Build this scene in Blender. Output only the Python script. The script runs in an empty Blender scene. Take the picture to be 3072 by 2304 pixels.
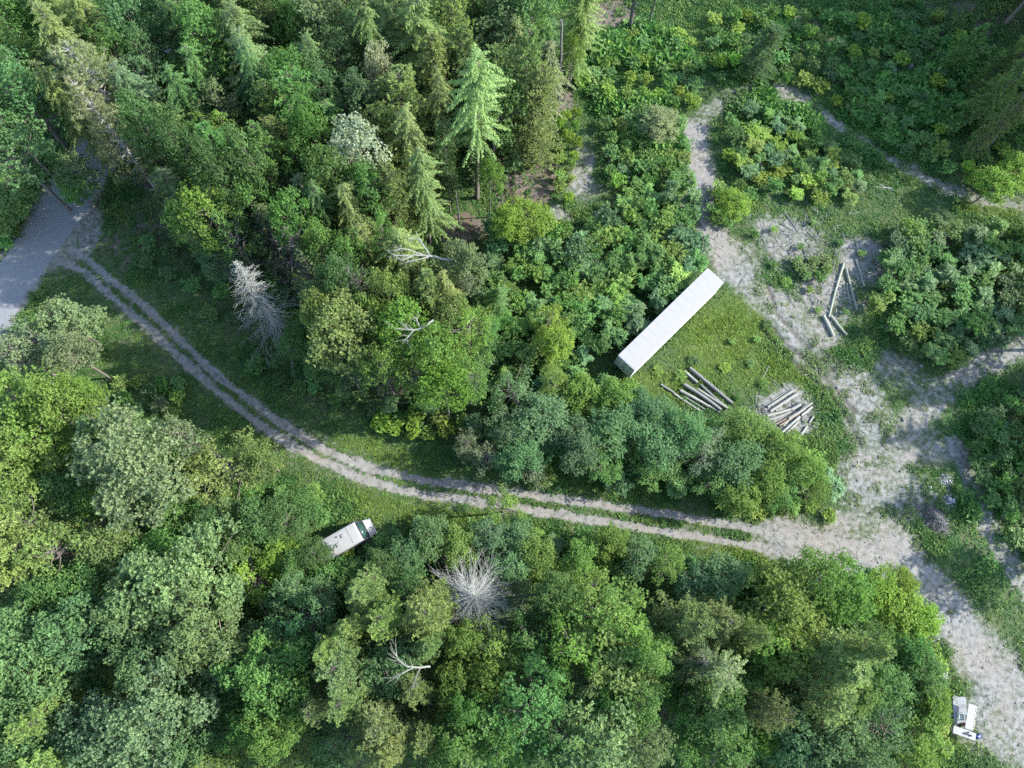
import bpy, bmesh, math, random
import numpy as np
from mathutils import Vector, Matrix
random.seed(7); RNG = np.random.default_rng(7)
R = math.radians
sc = bpy.context.scene
COL = sc.collection

# ---------------------------------------------------------------- camera, sky, sun, exposure
FPX, CX, CY = 2132.0, 1536.0, 1152.0            # focal length and centre in photograph pixels
CAM_H = 82.0                                    # drone height in metres
_n = Vector(((1430 - CX) / FPX, (CY - 1790) / FPX, -1)).normalized()   # straight down, seen by the camera
_z = -_n
_x = (Vector((1, 0, 0)) - _z[0] * _z).normalized()
_y = _z.cross(_x)
ROT = Matrix((_x, _y, _z))                      # camera -> world
cam_d = bpy.data.cameras.new('drone_camera')
cam_d.sensor_width = 36.0
cam_d.lens = 36.0 * FPX / 3072.0
cam_d.clip_start = 0.5
cam_d.clip_end = 5000
cam = bpy.data.objects.new('drone_camera', cam_d)
COL.objects.link(cam)
cam.matrix_world = Matrix.Translation((0, 0, CAM_H)) @ ROT.to_4x4()
sc.camera = cam

SUN_EL, SUN_AZ = R(33), R(84)                   # azimuth clockwise from +Y
world = bpy.data.worlds.new('World')
sc.world = world
world.use_nodes = True
nt = world.node_tree
sky = nt.nodes.new('ShaderNodeTexSky')
sky.sky_type = 'NISHITA'
sky.sun_disc = False
sky.sun_elevation = SUN_EL
sky.sun_rotation = SUN_AZ
sky.altitude = 200
nt.links.new(sky.outputs[0], nt.nodes['Background'].inputs['Color'])
nt.nodes['Background'].inputs['Strength'].default_value = 0.15
sun_d = bpy.data.lights.new('sun', 'SUN')
sun_d.energy = 3.3
sun_d.angle = R(0.53)
sun_d.color = (1.0, 0.97, 0.9)
sun = bpy.data.objects.new('sun', sun_d)
COL.objects.link(sun)
_sd = Vector((math.sin(SUN_AZ) * math.cos(SUN_EL), math.cos(SUN_AZ) * math.cos(SUN_EL), math.sin(SUN_EL)))
sun.rotation_euler = (-_sd).to_track_quat('-Z', 'Y').to_euler()
sc.view_settings.view_transform = 'Standard'
sc.view_settings.look = 'None'
sc.view_settings.exposure = 1.7
sc.view_settings.gamma = 1.0
sc.view_settings.use_curve_mapping = False
sc.cycles.max_bounces = 8
sc.cycles.diffuse_bounces = 5
sc.cycles.glossy_bounces = 2
sc.cycles.transmission_bounces = 4
sc.cycles.use_denoising = False

# ---------------------------------------------------------------- helpers
def at(px, py, h=0.0):
    """world x, y of the point that stands at photograph pixel (px, py) at height h"""
    d = ROT @ Vector(((px - CX) / FPX, (CY - py) / FPX, -1.0))
    t = (CAM_H - h) / -d.z
    return Vector((d.x * t, d.y * t, h))

OV = 3072.0 / 2212.0                            # overview pixels (2212 wide) to photograph pixels
def ov(x, y, h=0.0):
    return at(x * OV, y * OV, h)
def depth(p):
    return -(ROT.transposed() @ (Vector(p) - Vector((0, 0, CAM_H)))).z
def project(p):
    c = ROT.transposed() @ (Vector(p) - Vector((0, 0, CAM_H)))
    return ((CX + FPX * c.x / -c.z) / OV, (CY - FPX * c.y / -c.z) / OV)

def tag(o, label=None, cat=None, group=None, kind=None):
    if label: o['label'] = label
    if cat: o['category'] = cat
    if group: o['group'] = group
    if kind: o['kind'] = kind
    return o
def empty(name, loc=(0, 0, 0), rz=0.0):
    o = bpy.data.objects.new(name, None)
    o.empty_display_size = 0.3
    COL.objects.link(o)
    o.location = loc
    o.rotation_euler = (0, 0, rz)
    return o

class Geo:
    """collects quads and triangles with a brightness value and a material slot per face"""
    def __init__(s):
        s.v, s.f, s.a, s.m, s.n = [], [], [], [], 0
    def add(s, verts, faces, val=0.5, mat=0):
        verts = np.asarray(verts, float).reshape(-1, 3)
        faces = np.asarray(faces, int)
        s.v.append(verts)
        s.f.append(faces + s.n)
        k = len(faces)
        s.a.append(np.broadcast_to(np.asarray(val, float), (k,)).copy())
        s.m.append(np.full(k, mat, int))
        s.n += len(verts)
        return s
    def leaves(s, c, u, w, L, W, val=0.5, mat=0):
        """diamond leaves at c along u (length L) and w (width W)"""
        c = np.asarray(c); n = len(c)
        L = np.broadcast_to(np.asarray(L, float), (n,))[:, None]
        W = np.broadcast_to(np.asarray(W, float), (n,))[:, None]
        p = np.stack([c - u * L / 2, c + w * W / 2 - u * L * .05, c + u * L / 2, c - w * W / 2 - u * L * .05], 1)
        s.add(p.reshape(-1, 3), np.arange(4 * n).reshape(n, 4), val, mat)
    def tube(s, pts, rad, sides=5, val=0.5, mat=0, cap=True):
        pts = np.asarray(pts, float); k = len(pts)
        rad = np.broadcast_to(np.asarray(rad, float), (k,))
        t = np.gradient(pts, axis=0)
        t /= np.linalg.norm(t, axis=1)[:, None] + 1e-9
        ref = np.array([0, 0, 1.0]) if abs(t[0][2]) < .9 else np.array([1.0, 0, 0])
        a = np.cross(t, ref); a /= np.linalg.norm(a, axis=1)[:, None] + 1e-9
        b = np.cross(t, a)
        ang = np.arange(sides) * 2 * np.pi / sides
        ring = (a[:, None, :] * np.cos(ang)[None, :, None] + b[:, None, :] * np.sin(ang)[None, :, None]) * rad[:, None, None] + pts[:, None, :]
        i = np.arange(k - 1)[:, None] * sides + np.arange(sides)[None, :]
        j = np.arange(k - 1)[:, None] * sides + (np.arange(sides)[None, :] + 1) % sides
        q = np.stack([i, j, j + sides, i + sides], -1).reshape(-1, 4)
        s.add(ring.reshape(-1, 3), q, val, mat)
        if cap:
            for e in (0, k - 1):
                cv = np.vstack([ring[e], pts[e][None]])
                fc = [[m, (m + 1) % sides, sides, sides] for m in range(sides)]
                s.add(cv, np.array(fc), val, mat if mat != 1 else 1)
    def box(s, c, size, rz=0.0, val=0.5, mat=0, bevel=0.0):
        x, y, z = np.array(size) / 2
        p = np.array([[sx * x, sy * y, sz * z] for sz in (-1, 1) for sx, sy in ((-1, -1), (1, -1), (1, 1), (-1, 1))])
        ca, sa = math.cos(rz), math.sin(rz)
        p = p @ np.array([[ca, sa, 0], [-sa, ca, 0], [0, 0, 1]]) + np.asarray(c)
        s.add(p, np.array([[3, 2, 1, 0], [4, 5, 6, 7], [0, 1, 5, 4], [1, 2, 6, 5], [2, 3, 7, 6], [3, 0, 4, 7]]), val, mat)
    def mesh(s, name, mats, smooth=False):
        V = np.vstack(s.v)
        F = np.vstack(s.f); A = np.concatenate(s.a); M = np.concatenate(s.m)
        tri = F[:, 2] == F[:, 3]
        me = bpy.data.meshes.new(name)
        cnt = np.where(tri, 3, 4)
        me.vertices.add(len(V)); me.vertices.foreach_set('co', V.astype(np.float32).ravel())
        mask = np.ones_like(F, bool); mask[tri, 3] = False
        loops = F[mask]
        me.loops.add(len(loops)); me.loops.foreach_set('vertex_index', loops.astype(np.int32))
        me.polygons.add(len(F))
        st = np.concatenate([[0], np.cumsum(cnt)[:-1]])
        me.polygons.foreach_set('loop_start', st.astype(np.int32))
        at_ = me.attributes.new('val', 'FLOAT', 'FACE')
        at_.data.foreach_set('value', A.astype(np.float32))
        for m in (mats if isinstance(mats, (list, tuple)) else [mats]): me.materials.append(m)
        me.polygons.foreach_set('material_index', M.astype(np.int32))
        if smooth: me.polygons.foreach_set('use_smooth', np.ones(len(F), bool))
        me.update(calc_edges=True); me.validate()
        return me
    def obj(s, name, mats, parent=None, smooth=False, loc=None, rz=0.0):
        o = bpy.data.objects.new(name, s.mesh(name, mats, smooth))
        COL.objects.link(o)
        if parent: o.parent = parent
        if loc is not None: o.location = loc
        if rz: o.rotation_euler = (0, 0, rz)
        return o

def bobj(name, mat, parent, fn, bevel=0.0, seg=2, smooth=False):
    """a bmesh filled by fn, bevelled, as ONE object"""
    bm = bmesh.new(); fn(bm)
    if bevel:
        bmesh.ops.bevel(bm, geom=[e for e in bm.edges], offset=bevel, segments=seg, affect='EDGES', profile=0.6)
    bmesh.ops.recalc_face_normals(bm, faces=bm.faces)
    me = bpy.data.meshes.new(name); bm.to_mesh(me); bm.free()
    me.materials.append(mat)
    if smooth:
        for p in me.polygons: p.use_smooth = True
    o = bpy.data.objects.new(name, me); COL.objects.link(o)
    if parent: o.parent = parent
    return o
def bbox(bm, c, size, rot=None):
    m = Matrix.Translation(c) @ (rot or Matrix()) @ Matrix.Diagonal((size[0], size[1], size[2], 1))
    bmesh.ops.create_cube(bm, size=1.0, matrix=m)
def bcyl(bm, c, r, d, axis='Z', seg=16, r2=None):
    rot = {'Z': Matrix(), 'X': Matrix.Rotation(R(90), 4, 'Y'), 'Y': Matrix.Rotation(R(90), 4, 'X')}[axis]
    bmesh.ops.create_cone(bm, cap_ends=True, segments=seg, radius1=r, radius2=r if r2 is None else r2, depth=d, matrix=Matrix.Translation(c) @ rot)

def unit(v):
    return v / (np.linalg.norm(v, axis=-1, keepdims=True) + 1e-9)
def rand_dirs(n):
    return unit(RNG.normal(size=(n, 3)))

# smooth value noise on the plane
_LAT = RNG.random((256, 256))
def vnoise(x, y, s, seed=0):
    x = np.asarray(x) / s + 37.3 * seed + 500; y = np.asarray(y) / s + 91.7 * seed + 500
    ix = np.floor(x).astype(int); iy = np.floor(y).astype(int)
    fx = x - ix; fy = y - iy
    fx = fx * fx * (3 - 2 * fx); fy = fy * fy * (3 - 2 * fy)
    g = lambda a, b: _LAT[a % 256, b % 256]
    return (g(ix, iy) * (1 - fx) + g(ix + 1, iy) * fx) * (1 - fy) + (g(ix, iy + 1) * (1 - fx) + g(ix + 1, iy + 1) * fx) * fy
def fnoise(x, y, s, seed=0):
    return (vnoise(x, y, s, seed) + .5 * vnoise(x, y, s / 2, seed + 1) + .25 * vnoise(x, y, s / 4, seed + 2)) / 1.75
def sstep(a, b, x):
    t = np.clip((x - a) / (b - a), 0, 1); return t * t * (3 - 2 * t)

# ---------------------------------------------------------------- materials
def new_mat(name):
    m = bpy.data.materials.new(name); m.use_nodes = True
    t = m.node_tree; t.nodes.clear()
    out = t.nodes.new('ShaderNodeOutputMaterial')
    return m, t, out
def N(t, kind, **kw):
    n = t.nodes.new(kind)
    for k, v in kw.items():
        if k.startswith('i_'): n.inputs[k[2:].replace('_', ' ')].default_value = v
        else: setattr(n, k, v)
    return n
def mixc(t, fac, a, b, blend='MIX'):
    n = t.nodes.new('ShaderNodeMix'); n.data_type = 'RGBA'; n.blend_type = blend
    for s, v in ((0, fac), (6, a), (7, b)):
        if hasattr(v, 'links') or hasattr(v, 'is_linked'): t.links.new(v, n.inputs[s])
        elif isinstance(v, (int, float)): n.inputs[s].default_value = v if s == 0 else (v, v, v, 1)
        else: n.inputs[s].default_value = (*v, 1) if len(v) == 3 else v
    return n.outputs[2]
def mth(t, op, a, b=None, c=None, clamp=False):
    n = t.nodes.new('ShaderNodeMath'); n.operation = op; n.use_clamp = clamp
    for i, v in enumerate((a, b, c)):
        if v is None: continue
        if hasattr(v, 'is_linked'): t.links.new(v, n.inputs[i])
        else: n.inputs[i].default_value = v
    return n.outputs[0]
def attr(t, name, kind='GEOMETRY', out='Fac'):
    n = t.nodes.new('ShaderNodeAttribute'); n.attribute_name = name; n.attribute_type = kind
    return n.outputs[out]
def noise(t, scale, detail=3, rough=.55, coords=None, out='Fac'):
    n = t.nodes.new('ShaderNodeTexNoise'); n.inputs['Scale'].default_value = scale
    n.inputs['Detail'].default_value = detail; n.inputs['Roughness'].default_value = rough
    if coords is not None: t.links.new(coords, n.inputs['Vector'])
    return n.outputs[out]
def ramp(t, fac, stops):
    n = t.nodes.new('ShaderNodeValToRGB')
    e = n.color_ramp.elements
    while len(e) > 1: e.remove(e[-1])
    for i, (p, c) in enumerate(stops):
        x = e[0] if i == 0 else e.new(p)
        x.position = p; x.color = (*c, 1) if len(c) == 3 else c
    t.links.new(fac, n.inputs[0]); return n.outputs[0]

def leaf_material(name, trans=0.3, gloss=0.25, instancer=False, spread=0.4):
    """foliage: the object's own colour, varied leaf by leaf"""
    m, t, out = new_mat(name)
    if instancer:
        base = attr(t, 'tint', 'INSTANCER', 'Color')
    else:
        oi = t.nodes.new('ShaderNodeObjectInfo'); base = oi.outputs['Color']
    v = attr(t, 'val')
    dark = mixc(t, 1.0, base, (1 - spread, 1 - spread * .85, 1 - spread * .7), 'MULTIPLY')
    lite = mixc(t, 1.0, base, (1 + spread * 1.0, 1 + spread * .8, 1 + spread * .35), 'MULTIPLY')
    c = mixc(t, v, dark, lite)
    d = N(t, 'ShaderNodeBsdfPrincipled'); d.inputs['Roughness'].default_value = 0.5
    d.inputs['Specular IOR Level'].default_value = gloss
    t.links.new(c, d.inputs['Base Color'])
    tr = N(t, 'ShaderNodeBsdfTranslucent')
    tc = mixc(t, 1.0, c, (trans * 1.6, trans * 1.7, trans * .9), 'MULTIPLY'); t.links.new(tc, tr.inputs['Color'])
    mx = N(t, 'ShaderNodeAddShader')
    t.links.new(d.outputs[0], mx.inputs[0]); t.links.new(tr.outputs[0], mx.inputs[1])
    t.links.new(mx.outputs[0], out.inputs[0]); return m
def plain(name, col, rough=.6, var=.15, scale=3.0, metal=0.0, bump=0.0, spec=.4, stretch=None, dirt=None):
    m, t, out = new_mat(name)
    tc = N(t, 'ShaderNodeTexCoord'); co = tc.outputs['Object']
    if stretch:
        mp = N(t, 'ShaderNodeMapping'); mp.inputs['Scale'].default_value = stretch
        t.links.new(co, mp.inputs[0]); co = mp.outputs[0]
    n = noise(t, scale, 5, .6, co)
    c = mixc(t, n, tuple(x * (1 - var) for x in col), tuple(min(1, x * (1 + var)) for x in col))
    if dirt:
        n2 = noise(t, scale * .37, 6, .7, co)
        c = mixc(t, mth(t, 'MULTIPLY', ramp(t, n2, [(.52, (0, 0, 0)), (.72, (1, 1, 1))]), dirt[1]), c, dirt[0])
    b = N(t, 'ShaderNodeBsdfPrincipled'); b.inputs['Roughness'].default_value = rough; b.inputs['Metallic'].default_value = metal
    b.inputs['Specular IOR Level'].default_value = spec
    t.links.new(c, b.inputs['Base Color'])
    if bump:
        bp = N(t, 'ShaderNodeBump'); bp.inputs['Strength'].default_value = bump; bp.inputs['Distance'].default_value = .05
        t.links.new(n, bp.inputs['Height']); t.links.new(bp.outputs[0], b.inputs['Normal'])
    t.links.new(b.outputs[0], out.inputs[0]); return m
def wood_material(name, tinted=False, col=(.3, .29, .27)):
    m, t, out = new_mat(name)
    tc = N(t, 'ShaderNodeTexCoord')
    mp = N(t, 'ShaderNodeMapping'); mp.inputs['Scale'].default_value = (0.6, 9, 9)
    t.links.new(tc.outputs['Object'], mp.inputs[0])
    n = noise(t, 2.2, 6, .65, mp.outputs[0]); n2 = noise(t, .9, 3, .6, tc.outputs['Object'])
    if tinted:
        oi = t.nodes.new('ShaderNodeObjectInfo'); base = oi.outputs['Color']
    else:
        base = mixc(t, 0.0, col, col)
    k = mixc(t, ramp(t, n, [(.3, (0, 0, 0)), (.7, (1, 1, 1))]), mixc(t, 1.0, base, (.45, .45, .47), 'MULTIPLY'), mixc(t, 1.0, base, (1.25, 1.24, 1.2), 'MULTIPLY'))
    k = mixc(t, mth(t, 'MULTIPLY', n2, .6), k, mixc(t, 1.0, base, (.7, .75, .62), 'MULTIPLY'))
    b = N(t, 'ShaderNodeBsdfPrincipled'); b.inputs['Roughness'].default_value = .85; b.inputs['Specular IOR Level'].default_value = .2
    bp = N(t, 'ShaderNodeBump'); bp.inputs['Strength'].default_value = .6; bp.inputs['Distance'].default_value = .03
    t.links.new(n, bp.inputs['Height']); t.links.new(bp.outputs[0], b.inputs['Normal'])
    t.links.new(k, b.inputs['Base Color']); t.links.new(b.outputs[0], out.inputs[0]); return m

M = {}
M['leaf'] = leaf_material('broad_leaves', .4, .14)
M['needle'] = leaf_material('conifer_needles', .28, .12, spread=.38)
M['herb'] = leaf_material('ground_herbs', .35, .12, instancer=True)
M['bark'] = plain('bark', (.16, .14, .125), .9, .4, 2.5, bump=.5, spec=.1, stretch=(4, 4, .7))
M['palebark'] = plain('pale_bark', (.3, .29, .27), .9, .3, 2.5, bump=.4, spec=.1, stretch=(4, 4, .7))
M['dead'] = wood_material('dead_grey_wood', tinted=True)
M['log'] = wood_material('weathered_log', tinted=True)
M['cut'] = plain('cut_wood', (.36, .32, .26), .85, .2, 8)
M['white'] = plain('white_paint', (.75, .75, .75), .45, .03, 1.2, dirt=((.5, .5, .48), .25))
M['roofwhite'] = plain('white_roof_sheet', (.31, .304, .3), .6, .02, .5, dirt=((.265, .26, .25), .5))
M['mhwhite'] = plain('aged_white_fibreglass', (.29, .29, .285), .5, .05, 1.5, dirt=((.19, .185, .165), .6))
M['alu'] = plain('grey_metal', (.45, .46, .47), .4, .1, 4, metal=.7)
M['steel'] = plain('dark_steel', (.06, .06, .065), .55, .2, 4, metal=.4)
M['rubber'] = plain('tyre_rubber', (.025, .025, .027), .8, .2, 5)
M['glass'] = plain('green_tinted_glass', (.03, .075, .065), .06, .2, 1.5, spec=.9)
M['dark'] = plain('dark_plastic', (.03, .03, .033), .5, .2, 5)
M['lamp'] = plain('lamp_lens', (.6, .58, .5), .15, .1, 5)
M['red'] = plain('red_lens', (.4, .02, .015), .2, .1, 5)
M['tableplastic'] = plain('white_table_plastic', (.28, .278, .276), .5, .05, 3, dirt=((.22, .22, .21), .4))
M['mat'] = plain('grey_tarp', (.24, .25, .26), .8, .12, 2.5, bump=.3)
M['teal'] = plain('pale_teal_plastic', (.3, .4, .39), .5, .12, 4)
M['blue'] = plain('blue_plastic', (.06, .1, .45), .5, .2, 8)
M['pot'] = plain('dark_pot', (.05, .045, .05), .5, .3, 6)
M['brown'] = plain('brown_card', (.2, .11, .06), .8, .2, 6)
M['stone'] = None
# ---------------------------------------------------------------- the ground, the road and the tracks
def wpoly(pts):
    return np.array([ov(x, y)[:2] for x, y in pts])
def seg_dist(X, Y, P):
    d = np.full(X.shape, 1e9)
    for (x0, y0), (x1, y1) in zip(P[:-1], P[1:]):
        dx, dy = x1 - x0, y1 - y0
        t = np.clip(((X - x0) * dx + (Y - y0) * dy) / (dx * dx + dy * dy + 1e-9), 0, 1)
        d = np.minimum(d, np.hypot(X - x0 - t * dx, Y - y0 - t * dy))
    return d
def blob(X, Y, x, y, rx, ry, rot=0.0):
    c = ov(x, y); s = depth(c) * OV / FPX
    ca, sa = math.cos(R(rot)), math.sin(R(rot))
    u = ((X - c.x) * ca + (Y - c.y) * sa) / (rx * s); v = (-(X - c.x) * sa + (Y - c.y) * ca) / (ry * s)
    return np.clip(1.25 - np.sqrt(u * u + v * v), 0, 1)

RUT_A = wpoly([(150, 540), (190, 560), (232, 600), (300, 650), (400, 745), (480, 820), (560, 880), (640, 935), (700, 972), (800, 1010), (900, 1035), (1000, 1048), (1100, 1062), (1250, 1083), (1400, 1105), (1500, 1120), (1600, 1138), (1700, 1150), (1800, 1165), (1900, 1190), (1960, 1210)])
RUT_B = wpoly([(140, 570), (180, 585), (240, 640), (330, 716), (420, 802), (500, 872), (580, 930), (640, 968), (700, 998), (780, 1032), (860, 1058), (940, 1072), (1045, 1086), (1150, 1102), (1260, 1120), (1400, 1142), (1500, 1158), (1600, 1174), (1700, 1192), (1800, 1214), (1900, 1240), (1960, 1270)])
ROAD_L = wpoly([(420, -60), (165, 400), (52, 548), (-60, 695), (-400, 1160)])
ROAD = wpoly([(330, 130), (145, 440), (52, 570), (-30, 685), (-300, 1080)])
PATHS = [  # (points, half width, strength)
    (wpoly([(1500, 285), (1505, 340), (1525, 420), (1545, 520), (1590, 590)]), 2.5, .95),
    (wpoly([(1590, 590), (1650, 650), (1700, 700), (1740, 760)]), 2.2, .7), (wpoly([(1740, 760), (1790, 800), (1850, 850), (1880, 930), (1870, 1010)]), 2.6, .6),
    (wpoly([(1870, 1010), (1880, 1090), (1930, 1190)]), 3.4, .75), (wpoly([(1930, 1190), (2030, 1300), (2110, 1400), (2190, 1500), (2260, 1640)]), 3.2, .92),
    (wpoly([(1505, 300), (1520, 250), (1580, 205), (1650, 185), (1720, 205), (1800, 262), (1900, 328), (2010, 392), (2110, 430), (2260, 445)]), 1.4, .62),
    (wpoly([(1900, 1020), (1950, 940), (2010, 870), (2090, 810), (2160, 770), (2280, 720)]), 1.9, .8),
    (wpoly([(1890, 1000), (1990, 985), (2070, 960), (2100, 1050), (2140, 1140), (2200, 1240), (2300, 1400)]), 1.5, .75),
    (wpoly([(1680, 1160), (1800, 1190), (1900, 1215), (1980, 1255), (2060, 1330)]), 3.0, .95),
]
TYRE = [wpoly([(1640, 690), (1660, 730), (1720, 790), (1790, 850), (1830, 905), (1862, 965)]), wpoly([(1655, 690), (1690, 735), (1750, 785), (1815, 850), (1845, 890)]),
        wpoly([(1655, 610), (1680, 680), (1740, 745), (1800, 800)])]
BARE = [(1505, 330, 28, 60, 0, .8), (1255, 370, 40, 95, -5, .75), (1215, 470, 25, 30, 0, .7), (1700, 520, 90, 70, 0, .75), (1860, 560, 75, 65, 0, .85), (1790, 640, 95, 80, 0, .7), (1760, 720, 70, 40, 0, .8),
        (1610, 560, 50, 60, 0, .7), (1690, 655, 65, 35, -35, .85), (1735, 745, 50, 35, -30, .75), (1700, 880, 75, 60, 0, .9), (1860, 850, 60, 75, 0, .75), (1930, 800, 80, 50, 0, .6), (1900, 930, 90, 80, 0, .55),
        (1900, 1060, 130, 90, 0, .75), (1870, 1140, 120, 50, 0, .75), (1960, 1230, 80, 60, -40, .85), (2070, 1340, 80, 50, -45, .75), (2150, 1440, 90, 70, 0, .75), (2190, 1560, 120, 130, 0, .7), (2120, 1600, 80, 80, 0, .5),
        (1780, 1130, 70, 28, -5, .5), (2000, 1080, 80, 90, 0, .4), (1960, 940, 90, 50, 0, .45), (1720, 200, 60, 25, -15, .5), (1500, 440, 40, 30, 0, .5), (2090, 420, 60, 18, -10, .4)]
LITTER = [(1120, 400, 90, 80, 0, 1.0), (1010, 490, 60, 40, 0, .8), (1225, 190, 30, 60, 0, .8), (1310, 30, 70, 40, 0, .9), (1560, 1600, 110, 70, 0, .9), (1580, 1490, 60, 60, 0, .6), (190, 1110, 60, 60, 0, .9),
          (920, 620, 40, 30, 0, .7), (840, 850, 50, 25, 0, .7), (300, 500, 100, 120, 0, .5), (1740, 60, 120, 60, 0, .5), (2100, 40, 150, 60, 0, .6), (1900, 60, 100, 50, 0, .4), (900, 1430, 60, 60, 0, .7)]
LUSH = [(1560, 730, 130, 95, 40, 1.0), (1640, 800, 80, 60, 0, .9), (1400, 840, 100, 40, 0, .8), (1720, 810, 60, 50, 0, .7), (1650, 1200, 200, 30, -8, .8), (900, 1100, 180, 35, -12, .7), (820, 990, 120, 35, -25, .7),
        (2140, 455, 90, 20, 0, .9), (1960, 1300, 50, 60, -40, .6), (1700, 1090, 80, 30, 0, .6), (2050, 1560, 60, 90, 0, .5), (1380, 1060, 90, 25, 0, .3)]

def fields(X, Y):
    w1 = (fnoise(X, Y, 3.2, 3) - .5); w2 = (fnoise(X, Y, 1.1, 9) - .5)
    dA = seg_dist(X, Y, RUT_A) + w1 * .3 + w2 * .3; dB = seg_dist(X, Y, RUT_B) + w1 * .3 - w2 * .3
    rut = np.maximum(1 - sstep(.38, .68, dA), 1 - sstep(.38, .68, dB))
    bare = rut * .88
    # the strip between the ruts is thin grass, barer towards the clearing
    mid = np.maximum(1 - sstep(.9, 2.0, np.minimum(dA, dB)), 0)
    bare = np.maximum(bare, mid * (.16 + .45 * sstep(30, 42, X)))
    path = np.zeros_like(X)
    for P, hw, s in PATHS:
        d = seg_dist(X, Y, P) + w1 * 1.6 + w2 * .7
        path = np.maximum(path, s * (1 - sstep(hw * .45, hw * 1.35, d)))
    for x, y, rx, ry, rot, s in BARE:
        path = np.maximum(path, s * sstep(0.05, .75, blob(X + w1 * 3, Y - w1 * 3, x, y, rx, ry, rot)))
    # mouth of the track where it meets the road
    mouth = sstep(.1, .7, blob(X + w1 * 2, Y + w2 * 2, 165, 510, 62, 105, -20))
    path = np.maximum(path, .85 * mouth)
    path = path * (.84 + .7 * w1)
    bare = np.maximum(bare, path)
    dr = seg_dist(X, Y, ROAD) + w2 * .25
    asph = 1 - sstep(2.55, 2.8, dr)
    bare = np.maximum(bare, .7 * (1 - sstep(2.8, 4.4, dr + w1)))
    lit = np.zeros_like(X)
    for x, y, rx, ry, rot, s in LITTER:
        lit = np.maximum(lit, s * sstep(0.0, .7, blob(X + w1 * 4, Y + w1 * 3, x, y, rx, ry, rot)))
    lush = np.zeros_like(X)
    for x, y, rx, ry, rot, s in LUSH:
        lush = np.maximum(lush, s * sstep(0.0, .8, blob(X + w1 * 4, Y + w1 * 3, x, y, rx, ry, rot)))
    ty = np.zeros_like(X)
    for P in TYRE:
        ty = np.maximum(ty, (1 - sstep(.1, .38, np.abs(seg_dist(X, Y, P) + w2 * .12))) * sstep(.3, .6, .5 + w1 + .12))
    return dict(bare=np.clip(bare, 0, 1), asph=asph, lit=lit, lush=lush, rut=rut, tyre=ty, path=path, dr=dr)
def relief(X, Y, f=None):
    z = (fnoise(X, Y, 9, 5) - .5) * .35 + (fnoise(X, Y, 1.3, 12) - .5) * .12
    if f is not None:
        z = z * (1 - .85 * f['asph']) * (1 - .6 * f['bare']) - .10 * f['rut'] - .12 * f['tyre'] + .05 * f['asph']
    return z
def gz(x, y):
    X = np.array([float(x)]); Y = np.array([float(y)])
    return float(relief(X, Y, fields(X, Y))[0])
def on_ground(p):
    return Vector((p[0], p[1], gz(p[0], p[1])))

def ground_material():
    m, t, out = new_mat('earth_and_grass')
    geo = N(t, 'ShaderNodeNewGeometry'); pos = geo.outputs['Position']
    fine = noise(t, 9.0, 4, .65, pos); mid = noise(t, 1.6, 5, .6, pos); big = noise(t, .22, 4, .55, pos); grit = noise(t, 26.0, 2, .7, pos)
    bare, asph, lit, lush, tyre = (attr(t, n) for n in ('bare', 'asph', 'litter', 'lush', 'tyre'))
    grass = mixc(t, ramp(t, mid, [(.32, (0, 0, 0)), (.68, (1, 1, 1))]), (.035, .066, .026), (.065, .105, .036))
    grass = mixc(t, ramp(t, big, [(.42, (0, 0, 0)), (.62, (1, 1, 1))]), grass, mixc(t, fine, (.06, .085, .036), (.1, .125, .055)))
    grass = mixc(t, lush, grass, mixc(t, mid, (.045, .075, .017), (.09, .13, .032)))
    soil = mixc(t, ramp(t, mid, [(.3, (0, 0, 0)), (.7, (1, 1, 1))]), (.155, .155, .148), (.29, .288, .272))
    soil = mixc(t, ramp(t, big, [(.38, (0, 0, 0)), (.62, (1, 1, 1))]), soil, mixc(t, .5, soil, (.27, .235, .2)))
    soil = mixc(t, ramp(t, grit, [(.36, (0, 0, 0)), (.66, (1, 1, 1))]), mixc(t, 1.0, soil, (.75, .75, .75), 'MULTIPLY'), mixc(t, 1.0, soil, (1.2, 1.2, 1.2), 'MULTIPLY'))
    needles = mixc(t, fine, (.07, .05, .035), (.19, .15, .115))
    needles = mixc(t, ramp(t, big, [(.4, (0, 0, 0)), (.6, (1, 1, 1))]), needles, (.15, .125, .105))
    tar = mixc(t, mid, (.185, .195, .205), (.225, .235, .245)); tar = mixc(t, ramp(t, grit, [(.4, (0, 0, 0)), (.62, (1, 1, 1))]), tar, mixc(t, 1.0, tar, (1.06, 1.06, 1.06), 'MULTIPLY'))
    k = mth(t, 'ADD', lit, mth(t, 'MULTIPLY', mth(t, 'SUBTRACT', mid, .5), .9)); k = ramp(t, k, [(.36, (0, 0, 0)), (.6, (1, 1, 1))])
    c = mixc(t, k, grass, needles)
    sp = mth(t, 'ADD', mth(t, 'MULTIPLY', mth(t, 'SUBTRACT', fine, .5), 1.3), mth(t, 'MULTIPLY', mth(t, 'SUBTRACT', mid, .5), 1.7))
    k = mth(t, 'ADD', bare, sp); k = ramp(t, k, [(.18, (0, 0, 0)), (.82, (1, 1, 1))])
    c = mixc(t, k, c, soil)
    c = mixc(t, mth(t, 'MULTIPLY', tyre, .75), c, (.07, .06, .045))
    c = mixc(t, asph, c, tar)
    b = N(t, 'ShaderNodeBsdfPrincipled'); b.inputs['Roughness'].default_value = .95; b.inputs['Specular IOR Level'].default_value = .15
    bp = N(t, 'ShaderNodeBump'); bp.inputs['Strength'].default_value = .7; bp.inputs['Distance'].default_value = .06
    t.links.new(mth(t, 'ADD', fine, mid), bp.inputs['Height']); t.links.new(bp.outputs[0], b.inputs['Normal'])
    t.links.new(c, b.inputs['Base Color']); t.links.new(b.outputs[0], out.inputs[0]); return m
M['ground'] = ground_material()

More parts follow.
